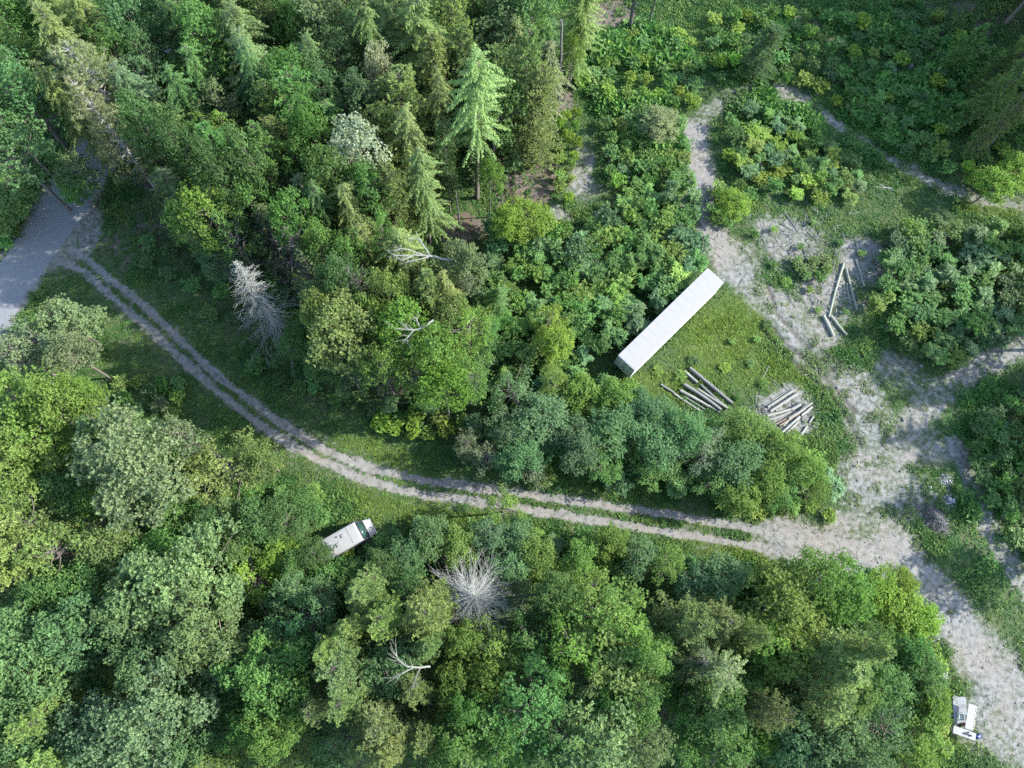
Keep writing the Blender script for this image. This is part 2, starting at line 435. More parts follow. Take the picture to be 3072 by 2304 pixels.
def axis(a, b, step, far=2500):
    core = np.arange(a, b + step, step); o = [step]
    while sum(o) < far: o.append(o[-1] * 1.35)
    s = np.cumsum(o)
    return np.concatenate([a - s[::-1], core, core[-1] + s])
gx, gy = axis(-72, 86, .30), axis(-22, 92, .30)
GXX, GYY = np.meshgrid(gx, gy)
GF = fields(GXX, GYY)
GZZ = relief(GXX, GYY, GF)
nx_, ny_ = len(gx), len(gy)
_vi = np.arange(nx_ * ny_).reshape(ny_, nx_)
_q = np.stack([_vi[:-1, :-1], _vi[:-1, 1:], _vi[1:, 1:], _vi[1:, :-1]], -1).reshape(-1, 4)
_av = lambda a: (a[:-1, :-1] + a[:-1, 1:] + a[1:, 1:] + a[1:, :-1]).ravel() / 4
_V = np.stack([GXX, GYY, GZZ], -1).reshape(-1, 3)
fa, fr = _av(GF['asph']), _av(GF['rut'])
dmid = _av(np.minimum(seg_dist(GXX, GYY, RUT_A), seg_dist(GXX, GYY, RUT_B)))
cls = np.zeros(len(_q), int)
cls[_av(GF['path']) > .42] = 3
cls[(dmid < 1.15) & (_av(GXX) < 38)] = 2
cls[_av(GF['dr']) < 2.75] = 1
for k, nm in ((0, 'ground'), (1, 'road'), (2, 'dirt_track'), (3, 'gravel_path')):
    f = _q[cls == k]; used, inv = np.unique(f, return_inverse=True)
    g = Geo(); g.add(_V[used], inv.reshape(f.shape))
    o = g.obj(nm, M['ground'], smooth=True)
    for an, fn in (('bare', 'bare'), ('asph', 'asph'), ('litter', 'lit'), ('lush', 'lush'), ('tyre', 'tyre')):
        a = o.data.attributes.new(an, 'FLOAT', 'POINT'); a.data.foreach_set('value', GF[fn].ravel()[used].astype(np.float32))
    tag(o, kind='structure')

# pond: a small dark pool beside the pale sandy ground
def water_material():
    m, t, out = new_mat('pond_water')
    b = N(t, 'ShaderNodeBsdfPrincipled'); b.inputs['Base Color'].default_value = (.035, .05, .075, 1)
    b.inputs['Roughness'].default_value = .08; b.inputs['Specular IOR Level'].default_value = .6
    n = noise(t, 6, 2); bp = N(t, 'ShaderNodeBump'); bp.inputs['Strength'].default_value = .05
    t.links.new(n, bp.inputs['Height']); t.links.new(bp.outputs[0], b.inputs['Normal']); t.links.new(b.outputs[0], out.inputs[0]); return m
M['water'] = water_material()
_pc = at(1808, 652)
_pp = []
for k in range(28):
    a = k * 2 * math.pi / 28; r = 1 + .22 * math.sin(2 * a + 1) + .12 * math.sin(5 * a)
    _pp.append((_pc.x + 1.35 * r * math.cos(a), _pc.y + 1.5 * r * math.sin(a), .17))
g = Geo(); g.add(np.array(_pp + [(_pc.x, _pc.y, .17)]), np.array([[k, (k + 1) % 28, 28, 28] for k in range(28)]))
tag(g.obj('pond', M['water']), kind='structure')
# ---------------------------------------------------------------- plant prototypes (meshes only; each tree below links its own objects to them)
def puff_leaves(g, c, rad, n, L, W, val, up=.55, flat=.75):
    """a ragged clump: sprays of leaves radiating from many twig tips over the outside of a flattened ball"""
    k = max(3, n // 9)
    d = rand_dirs(k); d[:, 2] = np.where(d[:, 2] < -.3, -d[:, 2], d[:, 2])
    r = rad * (.35 + .85 * RNG.random(k) ** .8)
    tip = c + d * r[:, None] * np.array([1, 1, flat])
    idx = np.repeat(np.arange(k), 9); m = len(idx)
    tv = np.clip(val + RNG.normal(0, .15, k), 0, 1)
    dd = unit(d[idx] * .55 + rand_dirs(m) * np.array([1, 1, .55]) + np.array([0, 0, .1]))
    nrm = unit(d[idx] * .65 + np.array([0, 0, up]) + rand_dirs(m) * .38)
    w = unit(np.cross(nrm, dd))
    s = .65 + .65 * RNG.random(m)
    p = tip[idx] + dd * (L * .55 * s)[:, None]
    g.leaves(p, dd, w, L * s * 1.15, W * s, np.clip(tv[idx] + RNG.normal(0, .08, m), 0, 1))
def rosette_leaves(g, c, n, L, W, val, drop=.25):
    """leaflets that radiate from a twig tip"""
    a = RNG.random(n) * 2 * np.pi
    u = unit(np.stack([np.cos(a), np.sin(a), RNG.normal(-drop, .3, n)], -1))
    w = unit(np.cross(u, np.array([0, 0, 1.0]) + rand_dirs(n) * .35))
    s = .65 + .6 * RNG.random(n)
    g.leaves(c + u * (L * .5 * s)[:, None] + RNG.normal(0, .05, (n, 3)), u, w, L * s, W * s, np.clip(val + RNG.normal(0, .15, n), 0, 1))

def curve_pts(a, b, sag, n=5):
    a, b = np.asarray(a, float), np.asarray(b, float); t = np.linspace(0, 1, n)[:, None]
    return a + (b - a) * t + np.array([0, 0, 1.0]) * sag * np.sin(np.pi * t)

def broad_proto(name, r=3.5, h=14.0, puffs=75, n=190, L=.24, W=.15, holes=.0, low=.36, prad=(.55, 1.0), bare_limbs=0, tip='round'):
    """crown mesh and trunk-with-limbs mesh of a broadleaf tree"""
    g, t = Geo(), Geo()
    lob = RNG.random(3) * 6.28
    cz, hz = (low + 1) / 2 * h, (1 - low) / 2 * h
    cs = []
    tries = 0
    while len(cs) < puffs and tries < 6000:
        tries += 1
        d = rand_dirs(1)[0]
        if d[2] < -.55: continue
        a = math.atan2(d[1], d[0])
        k = 1 + .18 * math.sin(2 * a + lob[0]) + .17 * math.sin(3 * a + lob[1]) + .15 * math.sin(5 * a + lob[2])
        rr = (.35 + .65 * RNG.random() ** .5)
        if d[2] < 0 and rr < .75: continue
        p = np.array([d[0] * r * k * rr, d[1] * r * k * rr, cz + d[2] * hz * rr * .95])
        if tip == 'cone': 
            q = (p[2] - low * h) / (h - low * h); lim = max(.12, 1.1 * (1 - q) ** .7)
            p[:2] *= min(1, lim * 1.1)
        md = .55 * prad[1] * (r / 3.5) ** .3
        if any(np.linalg.norm((p - c) * (1, 1, .9)) < md for c in cs): continue
        cs.append(p)
    for c in cs:
        if RNG.random() < holes: continue
        q = RNG.uniform(*prad)
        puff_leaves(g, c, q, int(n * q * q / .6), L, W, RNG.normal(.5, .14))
    top = np.array([RNG.normal(0, .2), RNG.normal(0, .2), h * .8])
    tr = r * .045 + .03
    tp = np.array([[0, 0, -.4], [0, 0, .3], [.1, .05, h * .3], [top[0] * .6, top[1] * .6, h * .55], top])
    t.tube(tp, [tr * 1.5, tr * 1.1, tr, tr * .7, tr * .25], 8)
    pick = RNG.permutation(len(cs))[:26 + bare_limbs]
    for i in pick:
        c = cs[i]; z0 = max(h * .25, min(c[2] - .5 - .35 * np.linalg.norm(c[:2]), h * .75))
        f = np.interp(z0, tp[:, 2], np.arange(5)); k = int(f); base = tp[k] + (tp[min(k + 1, 4)] - tp[k]) * (f - k)
        P = curve_pts(base, c, -.25, 5); P[1:-1] += RNG.normal(0, .12, (3, 3))
        t.tube(P, np.linspace(tr * .42, .02, 5), 4, cap=False)
    return g.mesh(name + '_crown', M['leaf']), t.mesh(name + '_trunk', M['bark'], True), (r, h)

def conifer_proto(name, r=3.0, h=20.0, step=.42, per=6, low=.18, droop=.25, dens=1.0, L=.5, W=.085, flare=.8, thin=0.0):
    """feathery layered conifer: whorled branches carrying flat sprays"""
    g, t = Geo(), Geo()
    tr = h * .009 + .05
    t.tube(np.array([[0, 0, -.4], [0, 0, .4], [.05, 0, h * .5], [0, .05, h * .99]]), [tr * 1.5, tr * 1.1, tr * .7, .02], 8)
    z = low * h
    ph = RNG.random() * 6; seed = RNG.random() * 6
    while z < h * .985:
        q = (z - low * h) / (h - low * h)
        for k in range(per if q < .85 else 4):
            a = ph + k * 2 * np.pi / per + RNG.normal(0, .3)
            Lb = r * (1 - q) ** flare * RNG.uniform(.5, 1.2) * (1 if q > .12 else .55 + 3.5 * q) * (1 + .3 * math.sin(2 * a + .55 * z + seed) + .2 * math.sin(3 * a - .9 * z)) + .25
            if RNG.random() < thin: continue
            zz = z + RNG.normal(0, .15)
            m = max(4, int(Lb / .13))
            s = np.linspace(.08, 1, m)
            dirn = np.array([math.cos(a), math.sin(a), 0]); side = np.array([-math.sin(a), math.cos(a), 0])
            zc = zz + Lb * (.22 * s * (1 - q * .3) - droop * 1.6 * s ** 2.2) + .25 * q * Lb * s
            p = dirn[None] * (Lb * s)[:, None] + side[None] * (RNG.normal(0, .12) * Lb * s ** 2)[:, None]; p[:, 2] = zc
            t.tube(np.vstack([[0, 0, zz], p[m // 2], p[-1]]), [.03 + .012 * Lb, .02, .008], 3, cap=False)
            tang = unit(np.gradient(p, axis=0))
            bv = np.clip(RNG.normal(.5, .16), 0, 1)
            for sgn in (-1, 1):
                for rep in range(int(2 * dens)):
                    nn = m
                    tl = (L * (1.15 - .75 * s) * min(1.2, .45 + Lb * .35)) * RNG.uniform(.6, 1.15, nn)
                    u = unit(tang * RNG.uniform(.5, 1.0, nn)[:, None] + sgn * side[None] * RNG.uniform(.55, 1.1, nn)[:, None] + np.array([0, 0, -1.0]) * RNG.uniform(.05, .5, nn)[:, None])
                    w = unit(np.cross(u, np.array([0, 0, 1.0]) + rand_dirs(nn) * .45))
                    c = p + u * (tl * .5)[:, None] + RNG.normal(0, .05, (nn, 3))
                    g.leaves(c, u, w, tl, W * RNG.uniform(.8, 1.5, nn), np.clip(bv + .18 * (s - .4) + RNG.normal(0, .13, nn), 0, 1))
            # tip
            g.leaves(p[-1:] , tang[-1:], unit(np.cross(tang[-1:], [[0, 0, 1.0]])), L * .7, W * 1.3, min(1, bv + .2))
        ph += 1.1; z += step * RNG.uniform(.8, 1.2) * (1.15 - .35 * q)
    return g.mesh(name + '_crown', M['needle']), t.mesh(name + '_trunk', M['bark'], True), (r, h)

def spruce_proto(name, r=3.2, h=17.0, low=.15, step=.5, per=6, flare=.5, thin=.08, n=12, L=.27, W=.085):
    """stiffer conifer seen from above: whorled branches carrying brush-like tufts"""
    g, t = Geo(), Geo()
    t.tube(np.array([[0, 0, -.4], [0, 0, .4], [.05, 0, h * .5], [0, .05, h * .99]]), [.28, .2, .13, .02], 8)
    z = low * h; ph = RNG.random() * 6; seed = RNG.random() * 6
    while z < h * .985:
        q = (z - low * h) / (h - low * h)
        for k in range(per):
            if RNG.random() < thin: continue
            a = ph + k * 2 * np.pi / per + RNG.normal(0, .3)
            Lb = r * (1 - q) ** flare * RNG.uniform(.6, 1.15) * (1 + .28 * math.sin(2 * a + .5 * z + seed) + .15 * math.sin(4 * a - z)) + .2
            e = np.array([math.cos(a) * Lb, math.sin(a) * Lb, z + Lb * (-.25 + .55 * q)])
            P = curve_pts([0, 0, z], e, .08 * Lb, 5); P[1:] += RNG.normal(0, .05, (4, 3))
            t.tube(P, np.linspace(.045, .012, 5), 3, cap=False)
            side = np.array([-math.sin(a), math.cos(a), 0]); out = np.array([math.cos(a), math.sin(a), 0]); bv = RNG.normal(.5, .15)
            m = int(6.5 * Lb) + 3
            f = RNG.uniform(.2, 1.03, m); wdt = .42 * Lb * (1.1 - f) * (f > .25)
            i = np.clip((f * 4).astype(int), 0, 3); b = P[i] + (P[i + 1] - P[i]) * (f * 4 - i)[:, None]
            c = b + side * (RNG.uniform(-1, 1, m) * wdt)[:, None] + np.array([0, 0, 1.0]) * RNG.normal(.03, .07, m)[:, None]
            idx = np.repeat(np.arange(m), n); k2 = len(idx)
            dd = unit(rand_dirs(k2) * np.array([1, 1, .6]) + out * .9 + np.array([0, 0, .2]))
            w = unit(np.cross(dd, np.array([0, 0, 1.0]) + rand_dirs(k2) * .6)); l = L * RNG.uniform(.6, 1.2, k2)
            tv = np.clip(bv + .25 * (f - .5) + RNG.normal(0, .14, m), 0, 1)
            g.leaves(c[idx] + dd * (l * .5)[:, None], dd, w, l, W, np.clip(tv[idx] + RNG.normal(0, .1, k2), 0, 1))
        ph += 1.1; z += step * RNG.uniform(.8, 1.2) * (1.15 - .4 * q)
    return g.mesh(name + '_crown', M['needle']), t.mesh(name + '_trunk', M['bark'], True), (r, h)

def pine_proto(name, r=3.6, h=22.0, low=.35):
    """white pine: few long limbs with soft plumes of needles, pale limbs showing"""
    g, t = Geo(), Geo()
    t.tube(np.array([[0, 0, -.4], [0, 0, .5], [.1, 0, h * .5], [0, .1, h]]), [.42, .32, .22, .03], 8)
    z = low * h; ph = RNG.random() * 6
    while z < h * .97:
        q = (z - low * h) / (h * (1 - low))
        for k in range(5):
            if RNG.random() < .12: continue
            a = ph + k * 1.257 + RNG.normal(0, .3); Lb = r * (1.05 - q) ** .6 * RNG.uniform(.65, 1.15)
            e = np.array([math.cos(a) * Lb, math.sin(a) * Lb, z + Lb * (.1 + .4 * q)])
            P = curve_pts([0, 0, z], e, -.1 * Lb, 6); P[1:] += RNG.normal(0, .06, (5, 3))
            t.tube(P, np.linspace(.075, .015, 6), 4, cap=False)
            bv = RNG.normal(.5, .13)
            for j in range(int(7 * Lb)):
                f = RNG.uniform(.3, 1.02); b = P[0] + (P[-1] - P[0]) * f; side = np.array([-math.sin(a), math.cos(a), 0])
                c = b + side * RNG.normal(0, .35 * (1.25 - f) * Lb * .5 + .12) + np.array([0, 0, RNG.normal(.05, .12)])
                n = 26
                dd = unit(rand_dirs(n) + np.array([math.cos(a), math.sin(a), .25]) * .7)
                w = unit(np.cross(dd, rand_dirs(n)))
                g.leaves(c + dd * .14, dd, w, RNG.uniform(.2, .38, n), .045, np.clip(bv + RNG.normal(0, .15, n), 0, 1))
        ph += .9; z += RNG.uniform(.55, .85)
    return g.mesh(name + '_crown', M['needle']), t.mesh(name + '_trunk', M['palebark'], True), (r, h)

def dead_proto(name, r=3.5, h=13.0, n=260, low=.12, droop=.35, sub=5, flare=.6, rad=.035):
    """bare conifer: fine drooping branches all round a pale trunk"""
    t, g = Geo(), Geo()
    t.tube(np.array([[0, 0, -.4], [0, 0, .3], [.05, 0, h * .5], [0, 0, h]]), [.3, .22, .14, .03], 8)
    for i in range(n):
        q = RNG.random() ** .85; z = h * (low + (1 - low) * q * .985); a = RNG.random() * 6.283
        Lb = r * (1.02 - q) ** flare * RNG.uniform(.25, 1.15); s = np.linspace(0, 1, 6)
        rad_ = Lb * s; zc = z + Lb * (.3 * s * (q - .15) * 2 - droop * s ** 2 + .12 * s ** 4)
        bend = RNG.normal(0, .22) * s ** 2
        P = np.stack([rad_ * np.cos(a + bend), rad_ * np.sin(a + bend), zc], -1); P[1:] += RNG.normal(0, .035, (5, 3))
        g.tube(P, np.linspace(rad, rad * .3, 6), 3, RNG.uniform(.3, .9), cap=False)
        for j in range(sub):
            k = RNG.integers(1, 5); b = P[k]; d = unit(P[k + 1] - P[k] + rand_dirs(1)[0] * .04); l = Lb * RNG.uniform(.12, .4)
            e = b + l * unit(d + unit(np.cross(d, [0, 0, 1.0])) * RNG.choice([-1, 1]) * RNG.uniform(.25, .7) - np.array([0, 0, RNG.uniform(0, .4)]))
            m_ = (b + e) / 2 + RNG.normal(0, .03, 3)
            g.tube(np.array([b, m_, e]), [rad * .5, rad * .4, rad * .25], 3, RNG.uniform(.3, .9), cap=False)
    return g.mesh(name + '_branches', M['dead']), t.mesh(name + '_trunk', M['dead'], True), (r, h)

def sapling_proto(name, r=1.5, h=4.5, stems=5, n=1700, L=.26, W=.12, style='puff'):
    g = Geo(); tips = []
    for s in range(stems):
        a = RNG.random() * 6.28; rr = r * RNG.uniform(.0, .75)
        e = np.array([rr * math.cos(a), rr * math.sin(a), h * RNG.uniform(.65, .95)])
        P = curve_pts([RNG.normal(0, .12), RNG.normal(0, .12), -.2], e, .2, 4)
        g.tube(P, np.linspace(.05, .015, 4), 4, mat=1, cap=False); tips.append(e)
        for j in range(6):
            a2 = RNG.random() * 6.28; q = r * RNG.uniform(.2, .6); f = RNG.uniform(.45, 1.0)
            tips.append(np.array([e[0] * f + q * math.cos(a2), e[1] * f + q * math.sin(a2), h * RNG.uniform(.35, .98)]))
    tips = np.array(tips); k = int(n / len(tips))
    for c in tips:
        v = RNG.normal(.5, .16)
        if style == 'rosette':
            for j in range(max(1, k // 11)):
                rosette_leaves(g, c + rand_dirs(1)[0] * np.array([.5, .5, .35]) * r * .33, 11, L * 1.5, W, v)
        else:
            puff_leaves(g, c, r * RNG.uniform(.25, .42), k, L, W, v)
    return g.mesh(name, [M['leaf'], M['bark']]), (r, h)

BROAD = [broad_proto('broad_a', n=270, L=.19, W=.12), broad_proto('broad_b', puffs=85, n=260, L=.17, W=.115), broad_proto('broad_c', puffs=62, n=270, L=.21, W=.13, holes=.1, low=.3, prad=(.6, 1.15)),
         broad_proto('broad_d', puffs=90, n=220, L=.16, W=.1, prad=(.45, .85)), broad_proto('broad_e', puffs=62, n=230, holes=.12, L=.16, W=.1, bare_limbs=12, low=.25, prad=(.5, .9)),
         broad_proto('broad_f', r=5.0, h=15, puffs=150, n=240, L=.2, W=.125, low=.4)]
CONE = [conifer_proto('conifer_a', r=3.6, flare=.5), conifer_proto('conifer_b', r=3.6, step=.4, per=7, droop=.38, L=.5, flare=.55), conifer_proto('conifer_c', r=3.8, step=.55, per=6, droop=.25, L=.62, flare=.42, thin=.08),
        conifer_proto('conifer_d', r=3.8, step=.5, per=6, droop=.36, low=.3, thin=.15, flare=.4, L=.55), conifer_proto('conifer_e', r=3.6, h=24, step=.5, per=6, low=.48, droop=.3, flare=.42, thin=.1)]
SPARSE_TREE = [broad_proto('sparse_a', puffs=80, n=150, holes=.08, L=.19, W=.1, low=.15, prad=(.4, .8), bare_limbs=30), conifer_proto('sparse_b', r=3.6, h=16, step=.75, per=6, low=.3, droop=.2, thin=.22, L=.55, flare=.5)]
SPRUCE = [spruce_proto('spruce_a'), spruce_proto('spruce_b', r=3.4, flare=.42, per=7), spruce_proto('spruce_c', r=3.0, h=18, step=.44, flare=.6), spruce_proto('spruce_d', r=3.6, step=.58, flare=.38, thin=.15)]
PINE = [pine_proto('pine_a'), pine_proto('pine_b', low=.5)]
DEAD = [dead_proto('dead_a', h=16, r=3.6, n=330, droop=.45, low=.2, rad=.027, sub=6), dead_proto('dead_b', r=4.6, h=12, n=520, low=.12, droop=.3, flare=.45, sub=4, rad=.02), dead_proto('dead_c', r=2.4, h=10, n=130, droop=-.1, low=.25, sub=7, rad=.03)]
SAP = [sapling_proto('sapling_a'), sapling_proto('sapling_b', style='rosette', n=1900, L=.25, W=.13), sapling_proto('sapling_c', stems=7, n=2000, L=.2, W=.11), sapling_proto('sapling_d', stems=4, style='rosette', n=1500, L=.3, W=.15),
       sapling_proto('sapling_e', stems=8, n=2100, L=.22, W=.13)]
SHRUB = [sapling_proto('shrub_a', r=1.0, h=1.5, stems=5, n=800, L=.2, W=.1), sapling_proto('shrub_b', r=1.0, h=1.5, stems=6, n=800, L=.2, W=.11, style='rosette'), sapling_proto('shrub_c', r=1.0, h=1.4, stems=7, n=900, L=.16, W=.09)]
# ---------------------------------------------------------------- trees, one by one (crown centre and crown radius in overview pixels, height in metres)
TINT = dict(O=(0.115, 0.165, 0.058), Y=(0.140, 0.195, 0.064), G=(0.088, 0.168, 0.051), T=(0.090, 0.160, 0.072), S=(0.135, 0.175, 0.092), L=(0.115, 0.190, 0.046), W=(0.280, 0.309, 0.225), P=(0.170, 0.200, 0.106), D=(0.065, 0.120, 0.046), A=(0.112, 0.165, 0.074), B=(0.145, 0.220, 0.041), V=(0.145, 0.190, 0.076))
TNAME = dict(O='olive green', Y='yellow green', G='mid green', T='blue green', S='sage green', L='light green', W='silvery pale', P='pale sage', D='dark green', A='greyish green', B='bright lime green', V='pale olive')
TREES = []
def T(kind, h, tint, *spots):
    for s in spots: TREES.append((kind, h, tint) + s)
# top left
T('C', 21, 'Y', (130, 40, 62), (157, 118, 52), (209, 62, 48))
T('B', 18, 'G', (26, 50, 46), (625, 22, 52), (640, 75, 40), (445, 92, 55))
T('B', 18, 'T', (300, 62, 58), (380, 10, 50), (26, 183, 62), (60, 225, 75), (20, 330, 72), (327, 132, 36), (5, 270, 50))
T('B', 9, 'T', (165, 375, 45))
T('B', 22, 'D', (330, 300, 50), (400, 330, 45), (480, 400, 45), (545, 370, 45))
T('P', 22, 'P', (215, 195, 92), (235, 275, 62))
T('B', 12, 'G', (392, 190, 36))
T('B', 5, 'G', (0, 450, 62), (20, 395, 50))
T('B', 8, 'G', (168, 410, 34))
T('B', 17, 'A', (484, 248, 60))
T('C', 19, 'O', (536, 105, 60), (366, 375, 55), (590, 70, 45), (505, 40, 48))
T('B', 15, 'L', (470, 327, 55), (505, 300, 45))
# top middle
T('B', 19, 'A', (743, 36, 56), (690, 68, 62), (1083, 78, 66), (1134, 40, 62))
T('C', 22, 'Y', (808, 112, 36), (874, 22, 52), (913, 105, 72), (978, 73, 50), (874, 248, 70), (887, 330, 48), (952, 250, 30))
T('C', 22, 'O', (1030, 22, 46), (1134, 178, 48), (913, 405, 46), (940, 180, 50), (845, 60, 45))
T('B', 17, 'B', (628, 168, 42))
T('B', 18, 'T', (756, 92, 46), (743, 148, 46), (782, 240, 46), (700, 215, 45))
T('C', 17, 'Y', (599, 262, 46), (612, 330, 50))
T('B', 19, 'G', (678, 300, 42), (717, 405, 56), (800, 430, 45), (655, 365, 40), (700, 545, 46), (640, 490, 46), (760, 560, 42), (830, 520, 40))
T('B', 21, 'D', (740, 620, 45))
T('B', 19, 'W', (782, 350, 62), (822, 172, 28))
T('V', 27, 'V', (1031, 232, 78))
T('C', 21, 'D', (965, 345, 30), (560, 190, 45), (700, 470, 42))
T('C', 20, 'Y', (1160, 240, 52), (1255, 40, 42))
T('C', 20, 'O', (855, 440, 40), (760, 470, 45))
T('B', 12, 'L', (1060, 390, 28), (1236, 120, 22))
# left centre
T('B', 20, 'L', (455, 470, 58))
T('B', 17, 'G', (560, 450, 50), (510, 520, 45), (600, 410, 50), (420, 500, 40))
T('B', 14, 'T', (690, 640, 42))
T('C', 18, 'O', (590, 500, 42), (380, 300, 45))
T('C', 20, 'D', (520, 420, 40), (400, 440, 45))
T('B', 9, 'T', (470, 560, 45), (530, 530, 40))
# middle group
T('B', 18, 'Y', (740, 725, 75), (800, 690, 50), (850, 650, 42), (700, 690, 45))
T('B', 18, 'L', (870, 720, 60), (940, 770, 55), (1010, 715, 58), (900, 800, 60), (830, 800, 50), (960, 840, 55))
T('C', 18, 'Y', (870, 560, 58), (930, 650, 40), (960, 640, 36), (790, 545, 50))
T('B', 17, 'S', (1000, 580, 45), (680, 585, 40))
T('B', 9, 'G', (700, 770, 50), (760, 810, 48), (640, 740, 36), (1020, 790, 45))
T('C', 8, 'G', (1050, 720, 36), (1075, 645, 30))
T('B', 8, 'B', (1140, 475, 50), (1100, 480, 35), (1190, 690, 42), (1200, 740, 40))
# left lower
T('B', 11, 'S', (90, 740, 72), (150, 700, 58), (40, 770, 60), (125, 690, 36), (160, 770, 45))
T('B', 15, 'L', (40, 860, 80), (130, 870, 60), (190, 860, 40), (80, 960, 78))
T('B', 16, 'Y', (40, 1000, 70), (70, 1130, 80), (40, 1190, 72), (130, 1190, 70), (20, 1090, 50))
T('B', 17, 'S', (300, 1000, 112), (390, 940, 45))
T('B', 11, 'Y', (500, 1010, 75), (440, 1035, 50), (560, 990, 42))
T('B', 12, 'G', (150, 1060, 55), (210, 1090, 35), (200, 1260, 70), (120, 1280, 55))
T('F', 17, 'A', (390, 1280, 135), (300, 1330, 95), (450, 1370, 80))
T('B', 8, 'B', (548, 1245, 62), (600, 1200, 40))
T('F', 18, 'T', (70, 1420, 120), (170, 1370, 80), (340, 1560, 120), (230, 1600, 90), (60, 1550, 90), (430, 1610, 60), (30, 1650, 80), (330, 1440, 70))
T('K', 19, 'Y', (140, 1545, 46), (170, 1625, 45), (70, 1640, 40), (480, 1640, 40))
T('F', 17, 'G', (590, 1460, 88), (560, 1560, 60), (600, 1580, 55))
T('B', 14, 'T', (660, 1340, 65), (640, 1280, 50), (690, 1300, 45))
T('K', 18, 'O', (750, 1430, 72), (760, 1500, 55), (795, 1280, 55), (840, 1330, 50), (930, 1320, 62), (700, 1520, 45), (930, 1390, 50), (830, 1560, 62), (800, 1620, 60))
T('K', 20, 'Y', (730, 1400, 50), (850, 1610, 50), (770, 1350, 44))
T('B', 13, 'L', (1060, 1400, 62), (1000, 1380, 40), (1050, 1460, 55), (980, 1470, 45))
T('B', 15, 'G', (1150, 1530, 95), (1090, 1600, 60), (1040, 1560, 55), (980, 1600, 50), (1010, 1530, 42))
T('K', 15, 'O', (900, 1480, 42), (920, 1580, 45), (1010, 1630, 50))
T('B', 15, 'L', (1290, 1330, 95), (1240, 1400, 70), (1340, 1370, 80))
T('B', 15, 'Y', (1330, 1430, 85), (1280, 1460, 60), (1390, 1410, 55), (1270, 1290, 60))
T('B', 14, 'G', (1370, 1515, 58), (1200, 1280, 45), (1140, 1380, 50), (1310, 1510, 45), (1180, 1450, 45))
T('B', 16, 'A', (1290, 1600, 90), (1220, 1590, 60), (1380, 1610, 65), (1170, 1640, 50))
T('X', 16, 'O', (1530, 1440, 95))
T('K', 16, 'O', (1480, 1350, 55), (1540, 1340, 50), (1640, 1530, 45), (1600, 1370, 40))
T('K', 17, 'Y', (1790, 1440, 85), (1760, 1500, 55), (1840, 1400, 45))
T('B', 12, 'L', (1690, 1310, 80), (1640, 1390, 60), (1690, 1420, 60), (1820, 1270, 62), (1760, 1250, 60))
T('B', 8, 'B', (1930, 1310, 60), (1980, 1330, 45), (1890, 1280, 45), (1940, 1260, 35))
T('B', 9, 'G', (1980, 1440, 55), (1990, 1500, 50), (1900, 1480, 60), (1960, 1400, 40), (1880, 1380, 45))
T('B', 12, 'T', (1900, 1570, 65), (1790, 1590, 72), (1700, 1590, 60), (1840, 1640, 60), (1740, 1640, 60))
T('B', 9, 'L', (1980, 1570, 55), (2005, 1530, 42), (1960, 1640, 55), (1640, 1590, 40))
T('B', 10, 'G', (1450, 1550, 45), (1480, 1620, 50), (1610, 1490, 42), (1420, 1470, 36))
# south of the track: smaller trees
T('B', 7, 'L', (1090, 1095, 42), (1320, 1170, 40), (1160, 1200, 45), (1250, 1215, 40), (990, 1180, 45), (1440, 1220, 42))
T('B', 7, 'T', (930, 1160, 45), (880, 1200, 42), (1060, 1160, 45), (1120, 1160, 40), (1100, 1230, 45), (1380, 1200, 40), (1560, 1250, 55), (1500, 1260, 45))
T('B', 9, 'D', (1130, 1290, 50), (1180, 1330, 45), (620, 1120, 50), (560, 1130, 50), (470, 1120, 50), (680, 1200, 40), (820, 1230, 45), (880, 1270, 42))
T('B', 8, 'G', (440, 1160, 55), (510, 1180, 50), (650, 1090, 40), (700, 1250, 45), (380, 1100, 50), (640, 1230, 40), (760, 1250, 36))
# thicket below the trailer and beside the pond
T('B', 8, 'T', (1110, 850, 52), (1170, 910, 60), (1100, 930, 48), (1250, 960, 50), (1120, 990, 45), (1320, 930, 55), (1420, 960, 55), (1520, 980, 60), (1590, 1000, 55), (1480, 930, 50), (1400, 890, 45))
T('B', 7, 'L', (1620, 930, 50), (1690, 970, 45), (1740, 1020, 42), (1760, 1060, 36), (1600, 1070, 45), (1660, 1040, 40), (1340, 860, 45), (1260, 850, 45), (1200, 830, 42))
T('B', 7, 'S', (1050, 985, 40), (1010, 960, 36), (1150, 1020, 36))
T('B', 6, 'G', (1400, 1010, 45), (1300, 1000, 45), (1680, 1060, 42), (1540, 1040, 45), (1450, 1010, 42))
# the shaded clearing and the right edge
T('B', 4.5, 'P', (1425, 270, 42))
T('K', 17, 'Y', (2196, 165, 34), (2222, 105, 40), (2205, 230, 26))
T('K', 9, 'G', (2095, 95, 26), (2150, 150, 24))
T('C', 10, 'D', (1655, 100, 36))
T('B', 6, 'B', (2190, 370, 42), (2150, 400, 36), (1585, 440, 36))

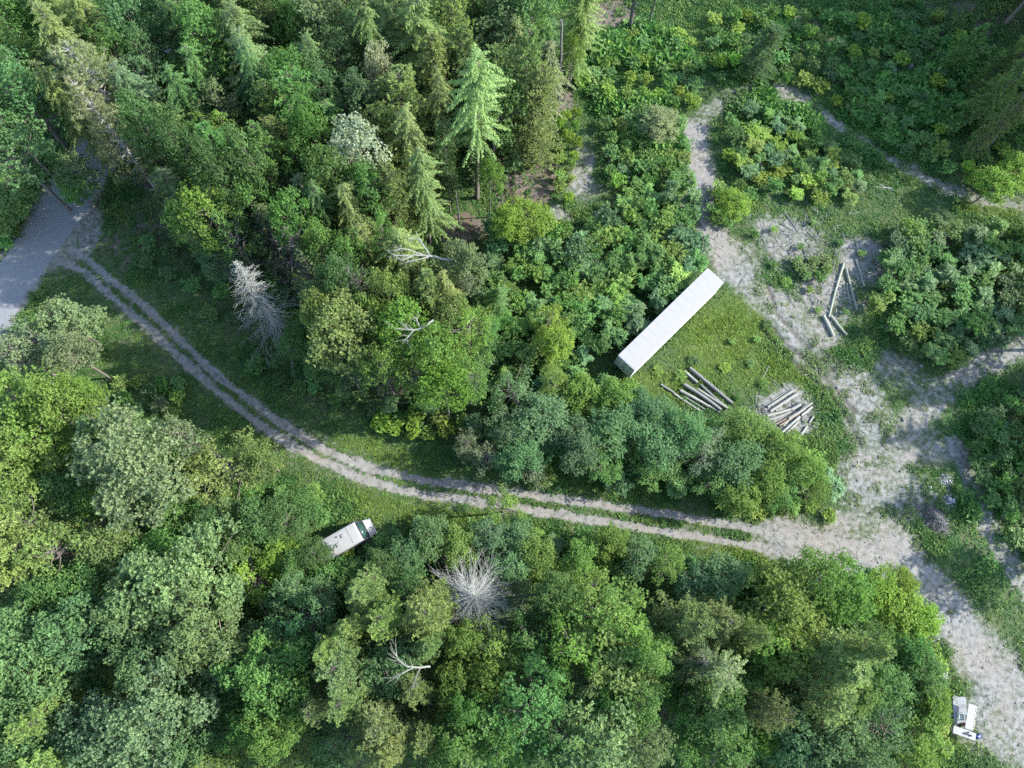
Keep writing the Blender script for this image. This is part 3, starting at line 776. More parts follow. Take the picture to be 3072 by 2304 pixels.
def tree_scale(p, rpx):
    return rpx * OV / FPX * depth(p)
COUNT = {}
ALLTREES = []          # (empty, label-free description) filled here, labelled at the end
def plant(name, crown, trunk, loc, sx, sz, rz, tint, tilt=None, crown_name='crown'):
    e = empty(name, loc, rz); e.scale = (sx, sx * RNG.uniform(.88, 1.12), sz)
    if tilt: e.rotation_euler = (tilt[0], tilt[1], rz)
    for nm, me in ((crown_name, crown), ('trunk', trunk)):
        if me is None: continue
        c = bpy.data.objects.new(nm, me); COL.objects.link(c); c.parent = e
        j = RNG.normal(1, .07)
        c.color = (*[max(0.004, v * j * RNG.normal(1, .05)) for v in tint], 1)
    return e
def zc_of(kind, h):
    return h * {'C': .6, 'K': .6, 'P': .66, 'V': .68, 'X': .6}.get(kind, .68)
for kind, h, tint, x, y, r in TREES:
    h = h * RNG.uniform(.92, 1.08)
    p = ov(x, y, zc_of(kind, h)); rm = tree_scale(p, r)
    base = on_ground(p)
    if kind == 'C':
        cr, tk, (r0, h0) = CONE[RNG.integers(0, 4)] if RNG.random() < .62 else SPRUCE[RNG.integers(0, 4)]; nm = 'conifer_tree'; rm *= 1.25; h *= .95
    elif kind == 'K':
        cr, tk, (r0, h0) = SPRUCE[RNG.integers(0, 4)]; nm = 'conifer_tree'; rm *= 1.12
    elif kind == 'V':
        cr, tk, (r0, h0) = CONE[4]; nm = 'conifer_tree'
    elif kind == 'P':
        cr, tk, (r0, h0) = PINE[RNG.integers(0, 2)]; nm = 'pine_tree'
    elif kind == 'X':
        cr, tk, (r0, h0) = SPARSE_TREE[1]; nm = 'dying_conifer_tree'
    elif kind == 'F':
        cr, tk, (r0, h0) = BROAD[5]; nm = 'broadleaf_tree'; rm *= .95
    else:
        cr, tk, (r0, h0) = (SPARSE_TREE[0] if tint == 'S' and RNG.random() < .6 else BROAD[RNG.integers(0, 5)]); nm = 'broadleaf_tree'; rm *= .95
    e = plant(nm, cr, tk, base, rm / r0, h / h0, RNG.random() * 6.28, TINT[tint])
    ALLTREES.append((e, TNAME[tint], {'conifer_tree': 'conifer', 'pine_tree': 'soft plumed pine', 'dying_conifer_tree': 'thinning conifer', 'broadleaf_tree': 'broadleaf tree'}[nm], 'tree', (x, y)))

# the closed canopy between them
def in_poly(x, y, P):
    c = False; j = len(P) - 1
    for i in range(len(P)):
        if (P[i][1] > y) != (P[j][1] > y) and x < (P[j][0] - P[i][0]) * (y - P[i][1]) / (P[j][1] - P[i][1]) + P[i][0]: c = not c
        j = i
    return c
def fill(poly, kinds, tints, h, r, gap, tries=2500):
    for _ in range(tries):
        x, y = RNG.uniform(min(p[0] for p in poly), max(p[0] for p in poly)), RNG.uniform(min(p[1] for p in poly), max(p[1] for p in poly))
        if not in_poly(x, y, poly): continue
        k = kinds[RNG.integers(0, len(kinds))]; tt = tints[RNG.integers(0, len(tints))]; hh = h * RNG.uniform(.85, 1.15)
        p = ov(x, y, hh * .65)
        if any((e.location.x - p.x) ** 2 + (e.location.y - p.y) ** 2 < gap * gap for e, *_q in ALLTREES): continue
        F = fields(np.array([p.x]), np.array([p.y]))
        if F['asph'][0] > .05 or F['rut'][0] > .05: continue
        if any(((x - a) ** 2 + (y - b) ** 2) < c * c for a, b, c in ((570, 640, 105), (620, 510, 60), (560, 470, 45), (1030, 1270, 75), (760, 1170, 60), (740, 590, 40), (930, 545, 60), (890, 720, 40))): continue
        rm = r * RNG.uniform(.85, 1.2)
        if k == 'B': cr, tk, (r0, h0) = BROAD[RNG.integers(0, 5)]
        elif k == 'K': cr, tk, (r0, h0) = SPRUCE[RNG.integers(0, 4)]
        else: cr, tk, (r0, h0) = CONE[RNG.integers(0, 4)]
        nm = 'broadleaf_tree' if k == 'B' else 'conifer_tree'
        ALLTREES.append((plant(nm, cr, tk, on_ground(p), rm / r0, hh / h0, RNG.random() * 6.28, TINT[tt]), TNAME[tt], 'broadleaf tree' if k == 'B' else 'conifer', 'tree', (x, y)))
fill([(0, 0), (1180, 0), (1180, 200), (1000, 330), (940, 480), (560, 560), (430, 440), (330, 260), (0, 260)], 'BBCCK', 'GTAOYG', 17, 2.9, 3.1)
fill([(0, 880), (180, 850), (420, 1120), (700, 1290), (1000, 1320), (1240, 1300), (1700, 1330), (1900, 1420), (1980, 1659), (0, 1659)], 'BBBK', 'GTAOLG', 12, 2.7, 3.2)
fill([(560, 560), (960, 540), (1040, 700), (1000, 860), (820, 860), (660, 760)], 'BBC', 'GOLAG', 14, 2.5, 2.7)

# tall trees just beyond the right-hand edge: they throw the long shade over the clearing
EDGE = [(84, 60.5, 23, 4), (84, 45, 19, 3.6), (78, 31, 19, 4.4), (82, 26.5, 21, 4.6), (88, 36, 22, 4.2), (76, 21, 18, 4), (84, 19, 21, 4.4), (73, 12.5, 17, 3.8), (70, 3.5, 15, 3.4)]
for x0 in range(72, 112, 6):
    for y0 in range(62, 100, 6):
        if x0 > 76 + (y0 < 78) * 5 - (y0 > 86) * 8: EDGE.append((x0 + RNG.normal(0, 1.2), y0 + RNG.normal(0, 1.2), RNG.uniform(24, 28), RNG.uniform(4.2, 5.2)))
for x, y, h, rm in EDGE:
    k = RNG.random() < .55
    cr, tk, (r0, h0) = CONE[RNG.integers(0, 4)] if k else BROAD[RNG.integers(0, 5)]
    e = plant('conifer_tree' if k else 'broadleaf_tree', cr, tk, on_ground((x, y)), rm / r0, h / h0, RNG.random() * 6.28, TINT['O' if k else 'G'])
    ALLTREES.append((e, 'tall olive green' if k else 'tall mid green', 'conifer' if k else 'broadleaf tree', 'tree', project((x, y, h * .6))))

# dead trees, each leaning as it does in the picture
def lean(base_px, bh, top_px, th):
    a, b = at(*base_px, bh), at(*top_px, th); d = b - a
    q = Vector((0, 0, 1)).rotation_difference(d.normalized())
    return a, d.length, q
def dead_tree(name, proto, base_px, top_px, top_h, r, label, col, z0=0.0):
    br, tk, (r0, h0) = DEAD[proto]
    a, L, q = lean(base_px, z0, top_px, top_h)
    e = empty(name, on_ground(a)); e.rotation_mode = 'QUATERNION'
    e.rotation_quaternion = q; e.scale = (r / r0, r / r0, L / h0)
    for nm, me in (('branches', br), ('trunk', tk)):
        c = bpy.data.objects.new(nm, me); COL.objects.link(c); c.parent = e; c.color = (*col, 1)
    return tag(e, label, 'dead tree')
GREY = (.36, .36, .34); BROWNGREY = (.2, .19, .175)
dead_tree('dead_conifer_tree', 0, (870, 1050), (705, 785), 19, 4.4, 'bare pale grey conifer leaning over the upper verge of the dirt track', GREY)
dead_tree('dead_conifer_tree', 1, (1422, 1800), (1422, 1785), 12, 6.6, 'bare whitish conifer seen from its tip, its branches rayed out like a starburst', (.36, .365, .355))
dead_tree('dead_tree', 2, (970, 910), (850, 680), 17, 4.4, 'leafless brownish grey tree with a fine tangle of twigs above the leaning dead conifer', BROWNGREY)
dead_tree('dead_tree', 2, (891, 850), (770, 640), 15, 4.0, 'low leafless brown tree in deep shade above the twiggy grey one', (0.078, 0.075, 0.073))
dead_tree('dead_tree', 2, (1116, 993), (1040, 800), 17, 4.2, 'half bare grey tree with drooping twigs left of the white fallen limb', (0.187, 0.182, 0.166))
dead_tree('dead_tree', 2, (1201, 1022), (1150, 850), 16, 3.0, 'thin bare tree with upright grey branches among olive crowns', (0.198, 0.192, 0.177))
dead_tree('dead_tree', 2, (1430, 1180), (1400, 1120), 9, 2.4, 'small bare tree with twin pale stems at the thicket edge', (0.239, 0.234, 0.218))
dead_tree('dead_tree', 2, (1010, 1000), (960, 920), 9, 2.6, 'bare grey brush tree right of the leaning dead conifer', (0.177, 0.174, 0.161))
dead_tree('dead_tree', 2, (2110, 2010), (2118, 1985), 15, 2.6, 'bare grey leader rising from the middle of the thinning conifer', (0.208, 0.203, 0.192))
dead_tree('dead_tree', 0, (1400, 870), (1390, 820), 9, 1.8, 'slim dead tree with sparse twigs beside the white fallen limb', (0.208, 0.203, 0.187))
dead_tree('dead_tree', 2, (520, 560), (400, 545), 4, 2.6, 'bare brown tree tipped towards the road with long straight twigs', (0.156, 0.14, 0.13))

# limbs and leaning trunks traced from where they lie: points (px, py, height)
def limb(name, label, cat, lines, col, group=None):
    """first line is the main stem, the rest are forks of it"""
    root = None
    g = Geo()
    base = at(*lines[0][0][0][:2], lines[0][0][0][2])
    for i, (pts, r0, r1) in enumerate(lines):
        P = np.array([at(*p) for p in pts]) - np.array(base)
        k = len(P); tt = np.linspace(0, k - 1, (k - 1) * 4 + 1)
        Pi = np.stack([np.interp(tt, np.arange(k), P[:, j]) for j in range(3)], -1)
        if len(Pi) > 4: Pi[1:-1] = (Pi[:-2] + 2 * Pi[1:-1] + Pi[2:]) / 4; Pi[1:-1] += RNG.normal(0, r0 * .2, (len(Pi) - 2, 3))
        g.tube(Pi, np.linspace(r0, r1, len(Pi)), 6, RNG.uniform(.3, .8))
        if cat == 'dead tree':
            for _ in range(5 + int(len(Pi) * .6)):
                k_ = RNG.integers(len(Pi) // 3, len(Pi)); b_ = Pi[k_]; t_ = unit(Pi[min(k_ + 1, len(Pi) - 1)] - Pi[k_ - 1] + 1e-6)
                d_ = unit(t_ + rand_dirs(1)[0] * .8); l_ = RNG.uniform(.4, 1.5)
                g.tube(np.array([b_, b_ + d_ * l_ * .5 + RNG.normal(0, .06, 3), b_ + d_ * l_ + RNG.normal(0, .1, 3)]), [.028, .02, .01], 3, cap=False)
    o = g.obj(name, M['dead'], smooth=True, loc=base); o.color = (*col, 1)
    return tag(o, label, cat, group)
limb('dead_limb', 'bleached white forked limb leaning over the olive trees left of the pine ground', 'dead tree', [
    ([(1402, 812, 12.5), (1360, 785, 13.5), (1310, 770, 14.4), (1270, 765, 15), (1215, 768, 15.5), (1180, 765, 15.8)], .19, .05),
    ([(1290, 766, 14.6), (1270, 735, 15.3), (1245, 712, 15.8), (1225, 716, 16)], .09, .04),
    ([(1270, 765, 15), (1230, 750, 15.6), (1200, 745, 15.9), (1185, 755, 16)], .08, .03), ([(1290, 770, 14.7), (1250, 780, 15.2), (1220, 785, 15.4)], .07, .03), ([(1240, 767, 15.3), (1205, 782, 15.7), (1188, 775, 15.9)], .05, .02)], (0.322, 0.322, 0.312))
limb('dead_limb', 'forked pale dead limb over a dark gap among the lower olive conifers', 'dead tree', [
    ([(1290, 2000, 14), (1250, 2003, 15), (1215, 1998, 16), (1195, 1980, 16.6), (1188, 1962, 17)], .1, .03),
    ([(1240, 2003, 15.2), (1205, 2020, 15.6), (1180, 2035, 16)], .07, .02), ([(1262, 2003, 14.8), (1248, 2030, 15), (1240, 2060, 15)], .05, .02), ([(1262, 2100, 9), (1275, 2110, 9), (1295, 2100, 9)], .05, .02)], (0.26, 0.26, 0.244))
limb('dead_limb', 'white bare branch crossing the light green crowns below the tangle', 'dead tree', [
    ([(1300, 960, 17), (1265, 985, 17.4), (1240, 990, 17.8), (1185, 985, 18)], .11, .04), ([(1240, 990, 17.8), (1225, 1010, 17.8), (1215, 1020, 18)], .06, .03), ([(1262, 986, 17.4), (1250, 958, 17.8)], .06, .03)], (0.302, 0.302, 0.286))
limb('dead_limb', 'dark fallen branch along the edge of the road mouth', 'branch', [([(305, 575, .3), (285, 620, .2), (274, 640, .2), (267, 670, .15)], .06, .02), ([(274, 638, .2), (266, 642, .25)], .03, .02), ([(300, 590, .3), (293, 600, .3)], .03, .015)], (0.114, 0.094, 0.078))
limb('dead_limb', 'pale bare branch poking from the crowns left of the track', 'dead tree', [([(275, 1225, 6), (240, 1200, 7.5), (190, 1180, 9), (170, 1185, 9.6)], .08, .03), ([(195, 1165, 9), (150, 1145, 10), (130, 1140, 10)], .06, .02)], (0.286, 0.286, 0.27))
limb('leaning_trunk', 'thick grey trunk leaning in from the right edge below the lit conifers', 'tree trunk', [([(2948, 448, 0), (2985, 410, 1.5), (3020, 360, 3.5), (3060, 300, 6), (3110, 225, 9.5)], .34, .2)], (0.156, 0.151, 0.146))
limb('bare_dead_tree', 'tall bare grey trunk with snapped twigs at the top edge', 'tree trunk', [([(1889, 84, 0), (1895, 45, 3), (1903, 0, 6.5), (1915, -60, 11)], .3, .22), ([(1897, 40, 3.2), (1870, 20, 3.6)], .04, .02), ([(1900, 20, 4.5), (1925, 5, 5)], .04, .02)], (0.156, 0.151, 0.151))
limb('bare_dead_tree', 'slim leaning trunk beside the tall bare one at the top edge', 'tree trunk', [([(1950, 70, 0), (1953, 40, 2.5), (1967, 0, 6), (1975, -40, 9)], .16, .1)], (0.125, 0.135, 0.125))
limb('bare_dead_tree', 'slender bare trunk running up from the pale ground to the grey green crowns', 'tree trunk', [([(1676, 300, 0), (1680, 230, 5.5), (1683, 150, 11), (1684, 60, 16)], .24, .14)] +
     [([(1681, 200 - 12 * k, 7 + k), (1681 + s * 38, 196 - 14 * k, 6.6 + k), (1681 + s * 60, 205 - 14 * k, 6.2 + k)], .04, .015) for k, s in ((0, 1), (1, -1), (2, -1), (3, 1), (5, -1), (-1, 1), (-2, -1))], (0.218, 0.218, 0.213))
limb('bare_dead_tree', 'thin bare trunk standing on the pine ground left of the tall pine', 'tree trunk', [([(1380, 690, 0), (1375, 640, 4), (1368, 575, 9)], .13, .07)], (0.187, 0.187, 0.182))
limb('fallen_trunk', 'grey fallen trunk lying on the pale sandy strip by the sage bush', 'log', [([(1829, 495, .15), (1820, 450, .2), (1812, 405, .25)], .13, .08)], (0.218, 0.213, 0.208))
limb('fallen_trunk', 'long thin fallen trunk under the crowns at the centre above the track', 'log', [([(1440, 1212, .6), (1330, 1206, .7), (1230, 1208, .8), (1140, 1207, .8)], .09, .05)], (0.234, 0.234, 0.224))
limb('bare_dead_tree', 'pair of pale bare stems standing at the thicket edge', 'tree trunk', [([(1448, 1180, 0), (1440, 1150, 3), (1428, 1120, 6)], .14, .08), ([(1430, 1180, 0.2), (1428, 1150, 3), (1420, 1120, 5.5)], .12, .07)], (0.26, 0.26, 0.25))
# ---------------------------------------------------------------- saplings and shrubs of the thickets
def inside(x, y, P):
    c = False; n = len(P); j = n - 1
    for i in range(n):
        if (P[i][1] > y) != (P[j][1] > y) and x < (P[j][0] - P[i][0]) * (y - P[i][1]) / (P[j][1] - P[i][1]) + P[i][0]: c = not c
        j = i
    return c
def scatter(poly_px, hz, gap, limit=400, keep=1.0):
    """points in a thicket (outline in overview pixels at height hz), no two closer than gap metres"""
    P = [tuple(ov(x, y, hz)[:2]) for x, y in poly_px]
    xs, ys = zip(*P); pts = []; A = (max(xs) - min(xs)) * (max(ys) - min(ys))
    for _ in range(int(A / gap ** 2 * 14)):
        x, y = RNG.uniform(min(xs), max(xs)), RNG.uniform(min(ys), max(ys))
        if not inside(x, y, P) or RNG.random() > keep: continue
        if any((x - a) ** 2 + (y - b) ** 2 < gap * gap for a, b in pts): continue
        pts.append((x, y))
        if len(pts) >= limit: break
    return pts
SMALL = []
# nothing tall grows on the vehicles, heaps and tables: centre in photograph pixels and radius in metres
KEEP = [(at(x, y)[:2], r) for x, y, r in ((1095, 1605, 1.9), (1125, 1600, 1.6), (1060, 1620, 1.6), (1020, 1640, 1.5), (985, 1662, 1.2), (955, 1660, 1.1), (2838, 1440, 1.2), (2853, 1501, 1.3), (2806, 1560, 1.9), (2880, 2130, 1.9), (2890, 2195, 1.7), (2845, 2030, .9),
         (2090, 1160, 2.1), (2120, 1195, 1.6), (2370, 1215, 2.6), (2390, 1265, 2.4), (2500, 870, 1.6), (2530, 830, 2.0), (2560, 740, 1.0), (2490, 980, 1.5), (1808, 652, 1.7), (2670, 1842, 1.3))]
def clear(x, y, k=1.0):
    m = np.ones(np.shape(x), bool)
    for (a, b), r in KEEP: m &= (x - a) ** 2 + (y - b) ** 2 > (r * k) ** 2
    c = np.cos(math.atan2(1, 1))
    return m
def off_trailer(x, y):
    a, b = at(2145, 827, 4), at(1880, 1087, 4); u = (a - b); L = u.length; u /= L
    s_ = (x - b.x) * u.x + (y - b.y) * u.y; t_ = -(x - b.x) * u.y + (y - b.y) * u.x
    return ~((s_ > -1.2) & (s_ < L + 1.2) & (abs(t_) < 2.0))
def thicket(kind, poly, h, r, gap, tints, where, keep=1.0, limit=400, name=None):
    pts = scatter(poly, h * .6, gap, limit, keep)
    X, Y = np.array([p[0] for p in pts]), np.array([p[1] for p in pts])
    F = fields(X, Y); Z = relief(X, Y, F)
    for (x, y), z, rt, asp in zip(pts, Z, F['rut'], F['asph']):
        if rt > .3 or asp > .3 or not clear(x, y) or not off_trailer(np.array(x), np.array(y)): continue
        me, (r0, h0) = (SHRUB if kind in ('shrub', 'bush') else SAP)[RNG.integers(0, 3 if kind in ('shrub', 'bush') else 5)]
        hh = h * RNG.uniform(.7, 1.3); rr = r * RNG.uniform(.8, 1.25)
        o = bpy.data.objects.new(kind.replace(' ', '_'), me); COL.objects.link(o)
        o.location = (x, y, z - .03); o.rotation_euler = (RNG.normal(0, .08), RNG.normal(0, .08), RNG.random() * 6.28)
        o.scale = (rr / r0, rr / r0, hh / h0)
        tk = tints[RNG.integers(0, len(tints))]; j = RNG.normal(1, .12)
        o.color = (*[max(.004, v * j * RNG.normal(1, .06)) for v in TINT[tk]], 1)
        SMALL.append((o, TNAME[tk], kind, where, project((x, y, hh * .7)), hh))
thicket('sapling', [(1050, 480), (1100, 520), (1200, 500), (1270, 505), (1330, 440), (1480, 390), (1500, 470), (1515, 560), (1470, 610), (1395, 680), (1320, 760), (1280, 770), (1235, 720), (1220, 600), (1060, 570)], 3.6, 1.6, 1.85, 'TGGGTGLL', 'in the thicket between the pond and the white trailer')
thicket('sapling', [(1040, 860), (1120, 810), (1250, 810), (1330, 840), (1420, 880), (1480, 910), (1560, 910), (1640, 940), (1760, 1000), (1790, 1050), (1700, 1090), (1560, 1080), (1440, 1050), (1300, 1030), (1180, 1030), (1060, 1000), (1000, 970)], 3.6, 1.6, 2.5, 'TGGLL', 'in the thicket between the trailer and the track')
thicket('sapling', [(1920, 490), (2000, 480), (2090, 500), (2240, 500), (2240, 690), (2150, 740), (2060, 790), (1960, 750), (1915, 720), (1905, 640), (1915, 560)], 2.8, 1.5, 1.85, 'TGGGDL', 'in the thicket at the right edge')
thicket('shrub', [(2130, 880), (2240, 820), (2240, 1240), (2190, 1170), (2150, 1110), (2115, 1020), (2095, 940)], 1.8, 1.2, 1.6, 'GDDG', 'in the dark thicket at the right edge')
thicket('sapling', [(1565, 270), (1640, 230), (1720, 265), (1800, 310), (1860, 360), (1860, 420), (1780, 440), (1700, 420), (1620, 380), (1565, 340)], 2.1, 1.2, 1.6, 'GGTLB', 'in the island thicket inside the looping path')
thicket('shrub', [(1530, 410), (1590, 390), (1625, 430), (1600, 480), (1545, 480)], 1.6, 1.1, 1.3, 'GGL', 'beside the looping path')
thicket('bush', [(1260, 100), (1330, 70), (1480, 60), (1520, 140), (1490, 225), (1450, 245), (1360, 250), (1280, 210), (1250, 160)], 1.4, 1.15, 1.75, 'GGBL', 'in the shaded clearing at the top')
thicket('bush', [(1520, 20), (2080, 40), (2212, 230), (2212, 410), (2110, 395), (1960, 330), (1860, 265), (1760, 190), (1650, 165), (1540, 170)], 1.6, 1.15, 2.0, 'GGDGB', 'in the shaded clearing at the top right')
thicket('shrub', [(1300, 260), (1400, 240), (1480, 260), (1485, 380), (1430, 400), (1330, 430), (1310, 380)], 1.9, 1.15, 1.7, 'GGTL', 'round the sage bush')
thicket('shrub', [(1205, 235), (1250, 240), (1245, 340), (1225, 450), (1203, 440)], 1.7, .9, 1.5, 'BBL', 'on the pale sandy strip')
thicket('sapling', [(850, 1130), (950, 1120), (1060, 1125), (1180, 1150), (1330, 1170), (1480, 1200), (1600, 1225), (1750, 1235), (1880, 1250), (1930, 1290), (1880, 1310), (1750, 1280), (1600, 1280), (1450, 1260), (1300, 1250), (1180, 1230), (1050, 1210), (900, 1220), (830, 1180)], 2.9, 1.3, 2.3, 'TGLG', 'on the bank below the track')
thicket('sapling', [(420, 1000), (560, 1020), (640, 1050), (710, 1075), (700, 1110), (660, 1150), (640, 1200), (560, 1230), (450, 1180), (380, 1120)], 3.0, 1.4, 2.1, 'TGLG', 'behind the motorhome')
thicket('sapling', [(690, 1225), (790, 1195), (830, 1130), (880, 1160), (910, 1230), (880, 1290), (720, 1290)], 2.4, 1.3, 2.0, 'TGLD', 'in front of the motorhome')
thicket('shrub', [(660, 1180), (690, 1215), (760, 1200), (740, 1225), (660, 1240), (640, 1210)], 1.9, 1.0, 1.5, 'LGB', 'against the side of the motorhome')
thicket('shrub', [(240, 835), (360, 805), (425, 860), (370, 910), (270, 890)], 1.4, 1.1, 1.6, 'TGL', 'on the grass verge left of the track')
thicket('shrub', [(560, 750), (690, 830), (820, 885), (940, 920), (920, 945), (780, 895), (640, 860), (540, 790)], 1.5, 1.1, 1.8, 'GDTG', 'on the upper verge of the track')
thicket('shrub', [(800, 880), (880, 890), (1000, 905), (1000, 930), (920, 950), (860, 925), (800, 905)], 2.0, 1.1, 1.6, 'BBL', 'at the foot of the light green trees')
thicket('shrub', [(300, 470), (400, 560), (480, 620), (560, 700), (560, 760), (480, 700), (380, 620), (280, 560)], 1.3, 1.1, 2.3, 'DGD', 'in the shade above the track')
thicket('shrub', [(1870, 1230), (1960, 1290), (2030, 1400), (2050, 1530), (2030, 1655), (2000, 1655), (2010, 1500), (1960, 1340), (1880, 1270)], 1.5, 1.0, 1.7, 'BLG', 'along the edge of the gravel below the track')
thicket('shrub', [(1700, 1080), (1790, 1070), (1800, 1110), (1700, 1120), (1620, 1105)], .9, .9, 1.7, 'LBL', 'at the tip of the lower thicket')
thicket('shrub', [(1620, 500), (1700, 470), (1790, 470), (1870, 520), (1860, 700), (1780, 680), (1680, 620), (1640, 600)], .8, .6, 2.8, 'LGLO', 'among the stray logs')
thicket('shrub', [(1700, 560), (1790, 565), (1830, 590), (1800, 610), (1740, 600)], 1.2, .9, 1.1, 'GO', 'on the heap of cut brush')
thicket('shrub', [(1400, 800), (1480, 790), (1660, 690), (1660, 830), (1580, 900), (1500, 890)], .55, .7, 2.6, 'LLBG', 'in the lime grass beside the trailer')
thicket('shrub', [(0, 440), (70, 420), (100, 400), (90, 440), (20, 520), (0, 540)], 1.5, 1.2, 1.6, 'DG', 'on the far side of the asphalt road')

thicket('sapling', [(1060, 590), (1150, 560), (1230, 600), (1240, 720), (1280, 770), (1240, 810), (1130, 810), (1060, 840), (1040, 720)], 3.6, 1.55, 1.9, 'TGGGL', 'in the thicket between the olive trees and the trailer')

# shade-dwelling understorey between the big trees
thicket('small tree', [(280, 60), (1190, 20), (1190, 220), (1130, 330), (1000, 420), (900, 520), (650, 520), (420, 400), (330, 260)], 6.0, 1.9, 4.6, 'DGDT', 'under the tall forest at the top')
thicket('small tree', [(20, 1000), (200, 900), (420, 1100), (700, 1300), (1000, 1290), (1200, 1320), (1700, 1330), (1960, 1450), (1960, 1650), (20, 1650)], 5.0, 1.9, 5.6, 'DGDT', 'under the tall forest at the bottom')
thicket('small tree', [(580, 560), (1000, 540), (1050, 700), (1030, 860), (850, 880), (640, 760)], 3.6, 1.5, 2.6, 'GDLT', 'between the olive trees at the centre')

# ---------------------------------------------------------------- ground cover nobody could count: grass, herbs, pebbles, twigs
PROTO = bpy.data.collections.new('cover_shapes')
def proto_obj(name, g, mat):
    o = bpy.data.objects.new(name, g.mesh(name, mat)); PROTO.objects.link(o); return o
def tuft(blades, L, W, spread):
    g = Geo(); a = RNG.random(blades) * 6.28
    u = unit(np.stack([np.cos(a) * spread, np.sin(a) * spread, RNG.uniform(.35, 1, blades)], -1)); w = unit(np.cross(u, np.array([0, 0, 1.0]) + rand_dirs(blades) * .3))
    l = L * RNG.uniform(.6, 1.2, blades); c = u * (l * .45)[:, None] + np.stack([RNG.normal(0, .09, blades), RNG.normal(0, .09, blades), np.zeros(blades)], -1)
    g.leaves(c, u, w, l, W, RNG.random(blades)); return g
def herb(n, rad, L, W):
    g = Geo(); c = rand_dirs(n) * rad * RNG.random(n)[:, None] ** .4; c[:, 2] = abs(c[:, 2]) * .9 + .04
    nr = unit(rand_dirs(n) * .6 + np.array([0, 0, .9])); u = unit(np.cross(nr, rand_dirs(n))); w = np.cross(nr, u)
    g.leaves(c, u, w, L * RNG.uniform(.7, 1.3, n), W, RNG.random(n)); return g
def instance_stuff(name, protos, P, rot, scl, tint, mat=None, label=None):
    me = bpy.data.meshes.new(name); me.vertices.add(len(P)); me.vertices.foreach_set('co', P.astype(np.float32).ravel())
    for n_, ty, key, arr in (('rot', 'FLOAT_VECTOR', 'vector', rot), ('scl', 'FLOAT_VECTOR', 'vector', scl), ('tint', 'FLOAT_COLOR', 'color', tint)):
        a = me.attributes.new(n_, ty, 'POINT'); a.data.foreach_set(key, arr.astype(np.float32).ravel())
    o = bpy.data.objects.new(name, me); COL.objects.link(o)
    cl = bpy.data.collections.new(name + '_shapes')
    for p in protos: cl.objects.link(p)
    ng = bpy.data.node_groups.new(name + '_scatter', 'GeometryNodeTree')
    ng.interface.new_socket('Geometry', in_out='INPUT', socket_type='NodeSocketGeometry'); ng.interface.new_socket('Geometry', in_out='OUTPUT', socket_type='NodeSocketGeometry')
    gi, go = ng.nodes.new('NodeGroupInput'), ng.nodes.new('NodeGroupOutput')
    ci = ng.nodes.new('GeometryNodeCollectionInfo'); ci.inputs['Collection'].default_value = cl; ci.inputs['Separate Children'].default_value = True; ci.inputs['Reset Children'].default_value = True
    ip = ng.nodes.new('GeometryNodeInstanceOnPoints'); ip.inputs['Pick Instance'].default_value = True
    rnd = ng.nodes.new('FunctionNodeRandomValue'); rnd.data_type = 'INT'; rnd.inputs[4].default_value = 0; rnd.inputs[5].default_value = len(protos) - 1
    ar, as_ = ng.nodes.new('GeometryNodeInputNamedAttribute'), ng.nodes.new('GeometryNodeInputNamedAttribute')
    for n_, q in ((ar, 'rot'), (as_, 'scl')): n_.data_type = 'FLOAT_VECTOR'; n_.inputs['Name'].default_value = q
    L = ng.links.new
    L(gi.outputs[0], ip.inputs['Points']); L(ci.outputs[0], ip.inputs['Instance']); L(rnd.outputs[2], ip.inputs['Instance Index'])
    L(ar.outputs[0], ip.inputs['Rotation']); L(as_.outputs[0], ip.inputs['Scale']); L(ip.outputs[0], go.inputs[0])
    md = o.modifiers.new('scatter', 'NODES'); md.node_group = ng
    return tag(o, label=label, kind='stuff')
M['pebble'] = None
def tinted(name, rough=.9):
    m, t, out = new_mat(name); b = N(t, 'ShaderNodeBsdfPrincipled'); b.inputs['Roughness'].default_value = rough; b.inputs['Specular IOR Level'].default_value = .2
    v = attr(t, 'val'); base = attr(t, 'tint', 'INSTANCER', 'Color')
    t.links.new(mixc(t, v, mixc(t, 1.0, base, (.75, .75, .76), 'MULTIPLY'), mixc(t, 1.0, base, (1.2, 1.2, 1.18), 'MULTIPLY')), b.inputs['Base Color']); t.links.new(b.outputs[0], out.inputs[0]); return m
M['pebble'] = tinted('pebbles_and_twigs')
def candidates(n):
    X = RNG.uniform(-68, 84, n); Y = RNG.uniform(-21, 90, n)
    q = [project((x, y, 0)) for x, y in ((0, 0),)]
    Rt = np.array(ROT.transposed()); c = np.stack([X, Y, np.full(n, -CAM_H)], -1) @ Rt.T
    u = (CX + FPX * c[:, 0] / -c[:, 2]) / OV; v = (CY - FPX * c[:, 1] / -c[:, 2]) / OV
    ok = (u > -60) & (u < 2272) & (v > -60) & (v < 1720)
    return X[ok], Y[ok]
X, Y = candidates(330000)
F = fields(X, Y); Z = relief(X, Y, F)
nb = fnoise(X, Y, 4.5, 21); nc = fnoise(X, Y, 1.4, 33)
dens = (1 - sstep(.16, .68, F['bare'] + (nc - .5) * .9)) * (1 - F['asph']) * (1 - .8 * sstep(.3, .7, F['lit'])) * (.45 + .55 * sstep(.3, .6, nb)) * (1 - .9 * F['tyre'])
strip = 1 - sstep(.9, 1.4, np.minimum(seg_dist(X, Y, RUT_A), seg_dist(X, Y, RUT_B)))
dens = np.minimum(1, dens * (1 + .5 * F['lush'])) * np.where(clear(X, Y, .8), 1, .1)
k = RNG.random(len(X)) < dens * .9
X, Y, Z, nb, nc, lush, lit, bare, strip = X[k], Y[k], Z[k], nb[k], nc[k], F['lush'][k], F['lit'][k], F['bare'][k], strip[k]
weedy = np.zeros(len(X))
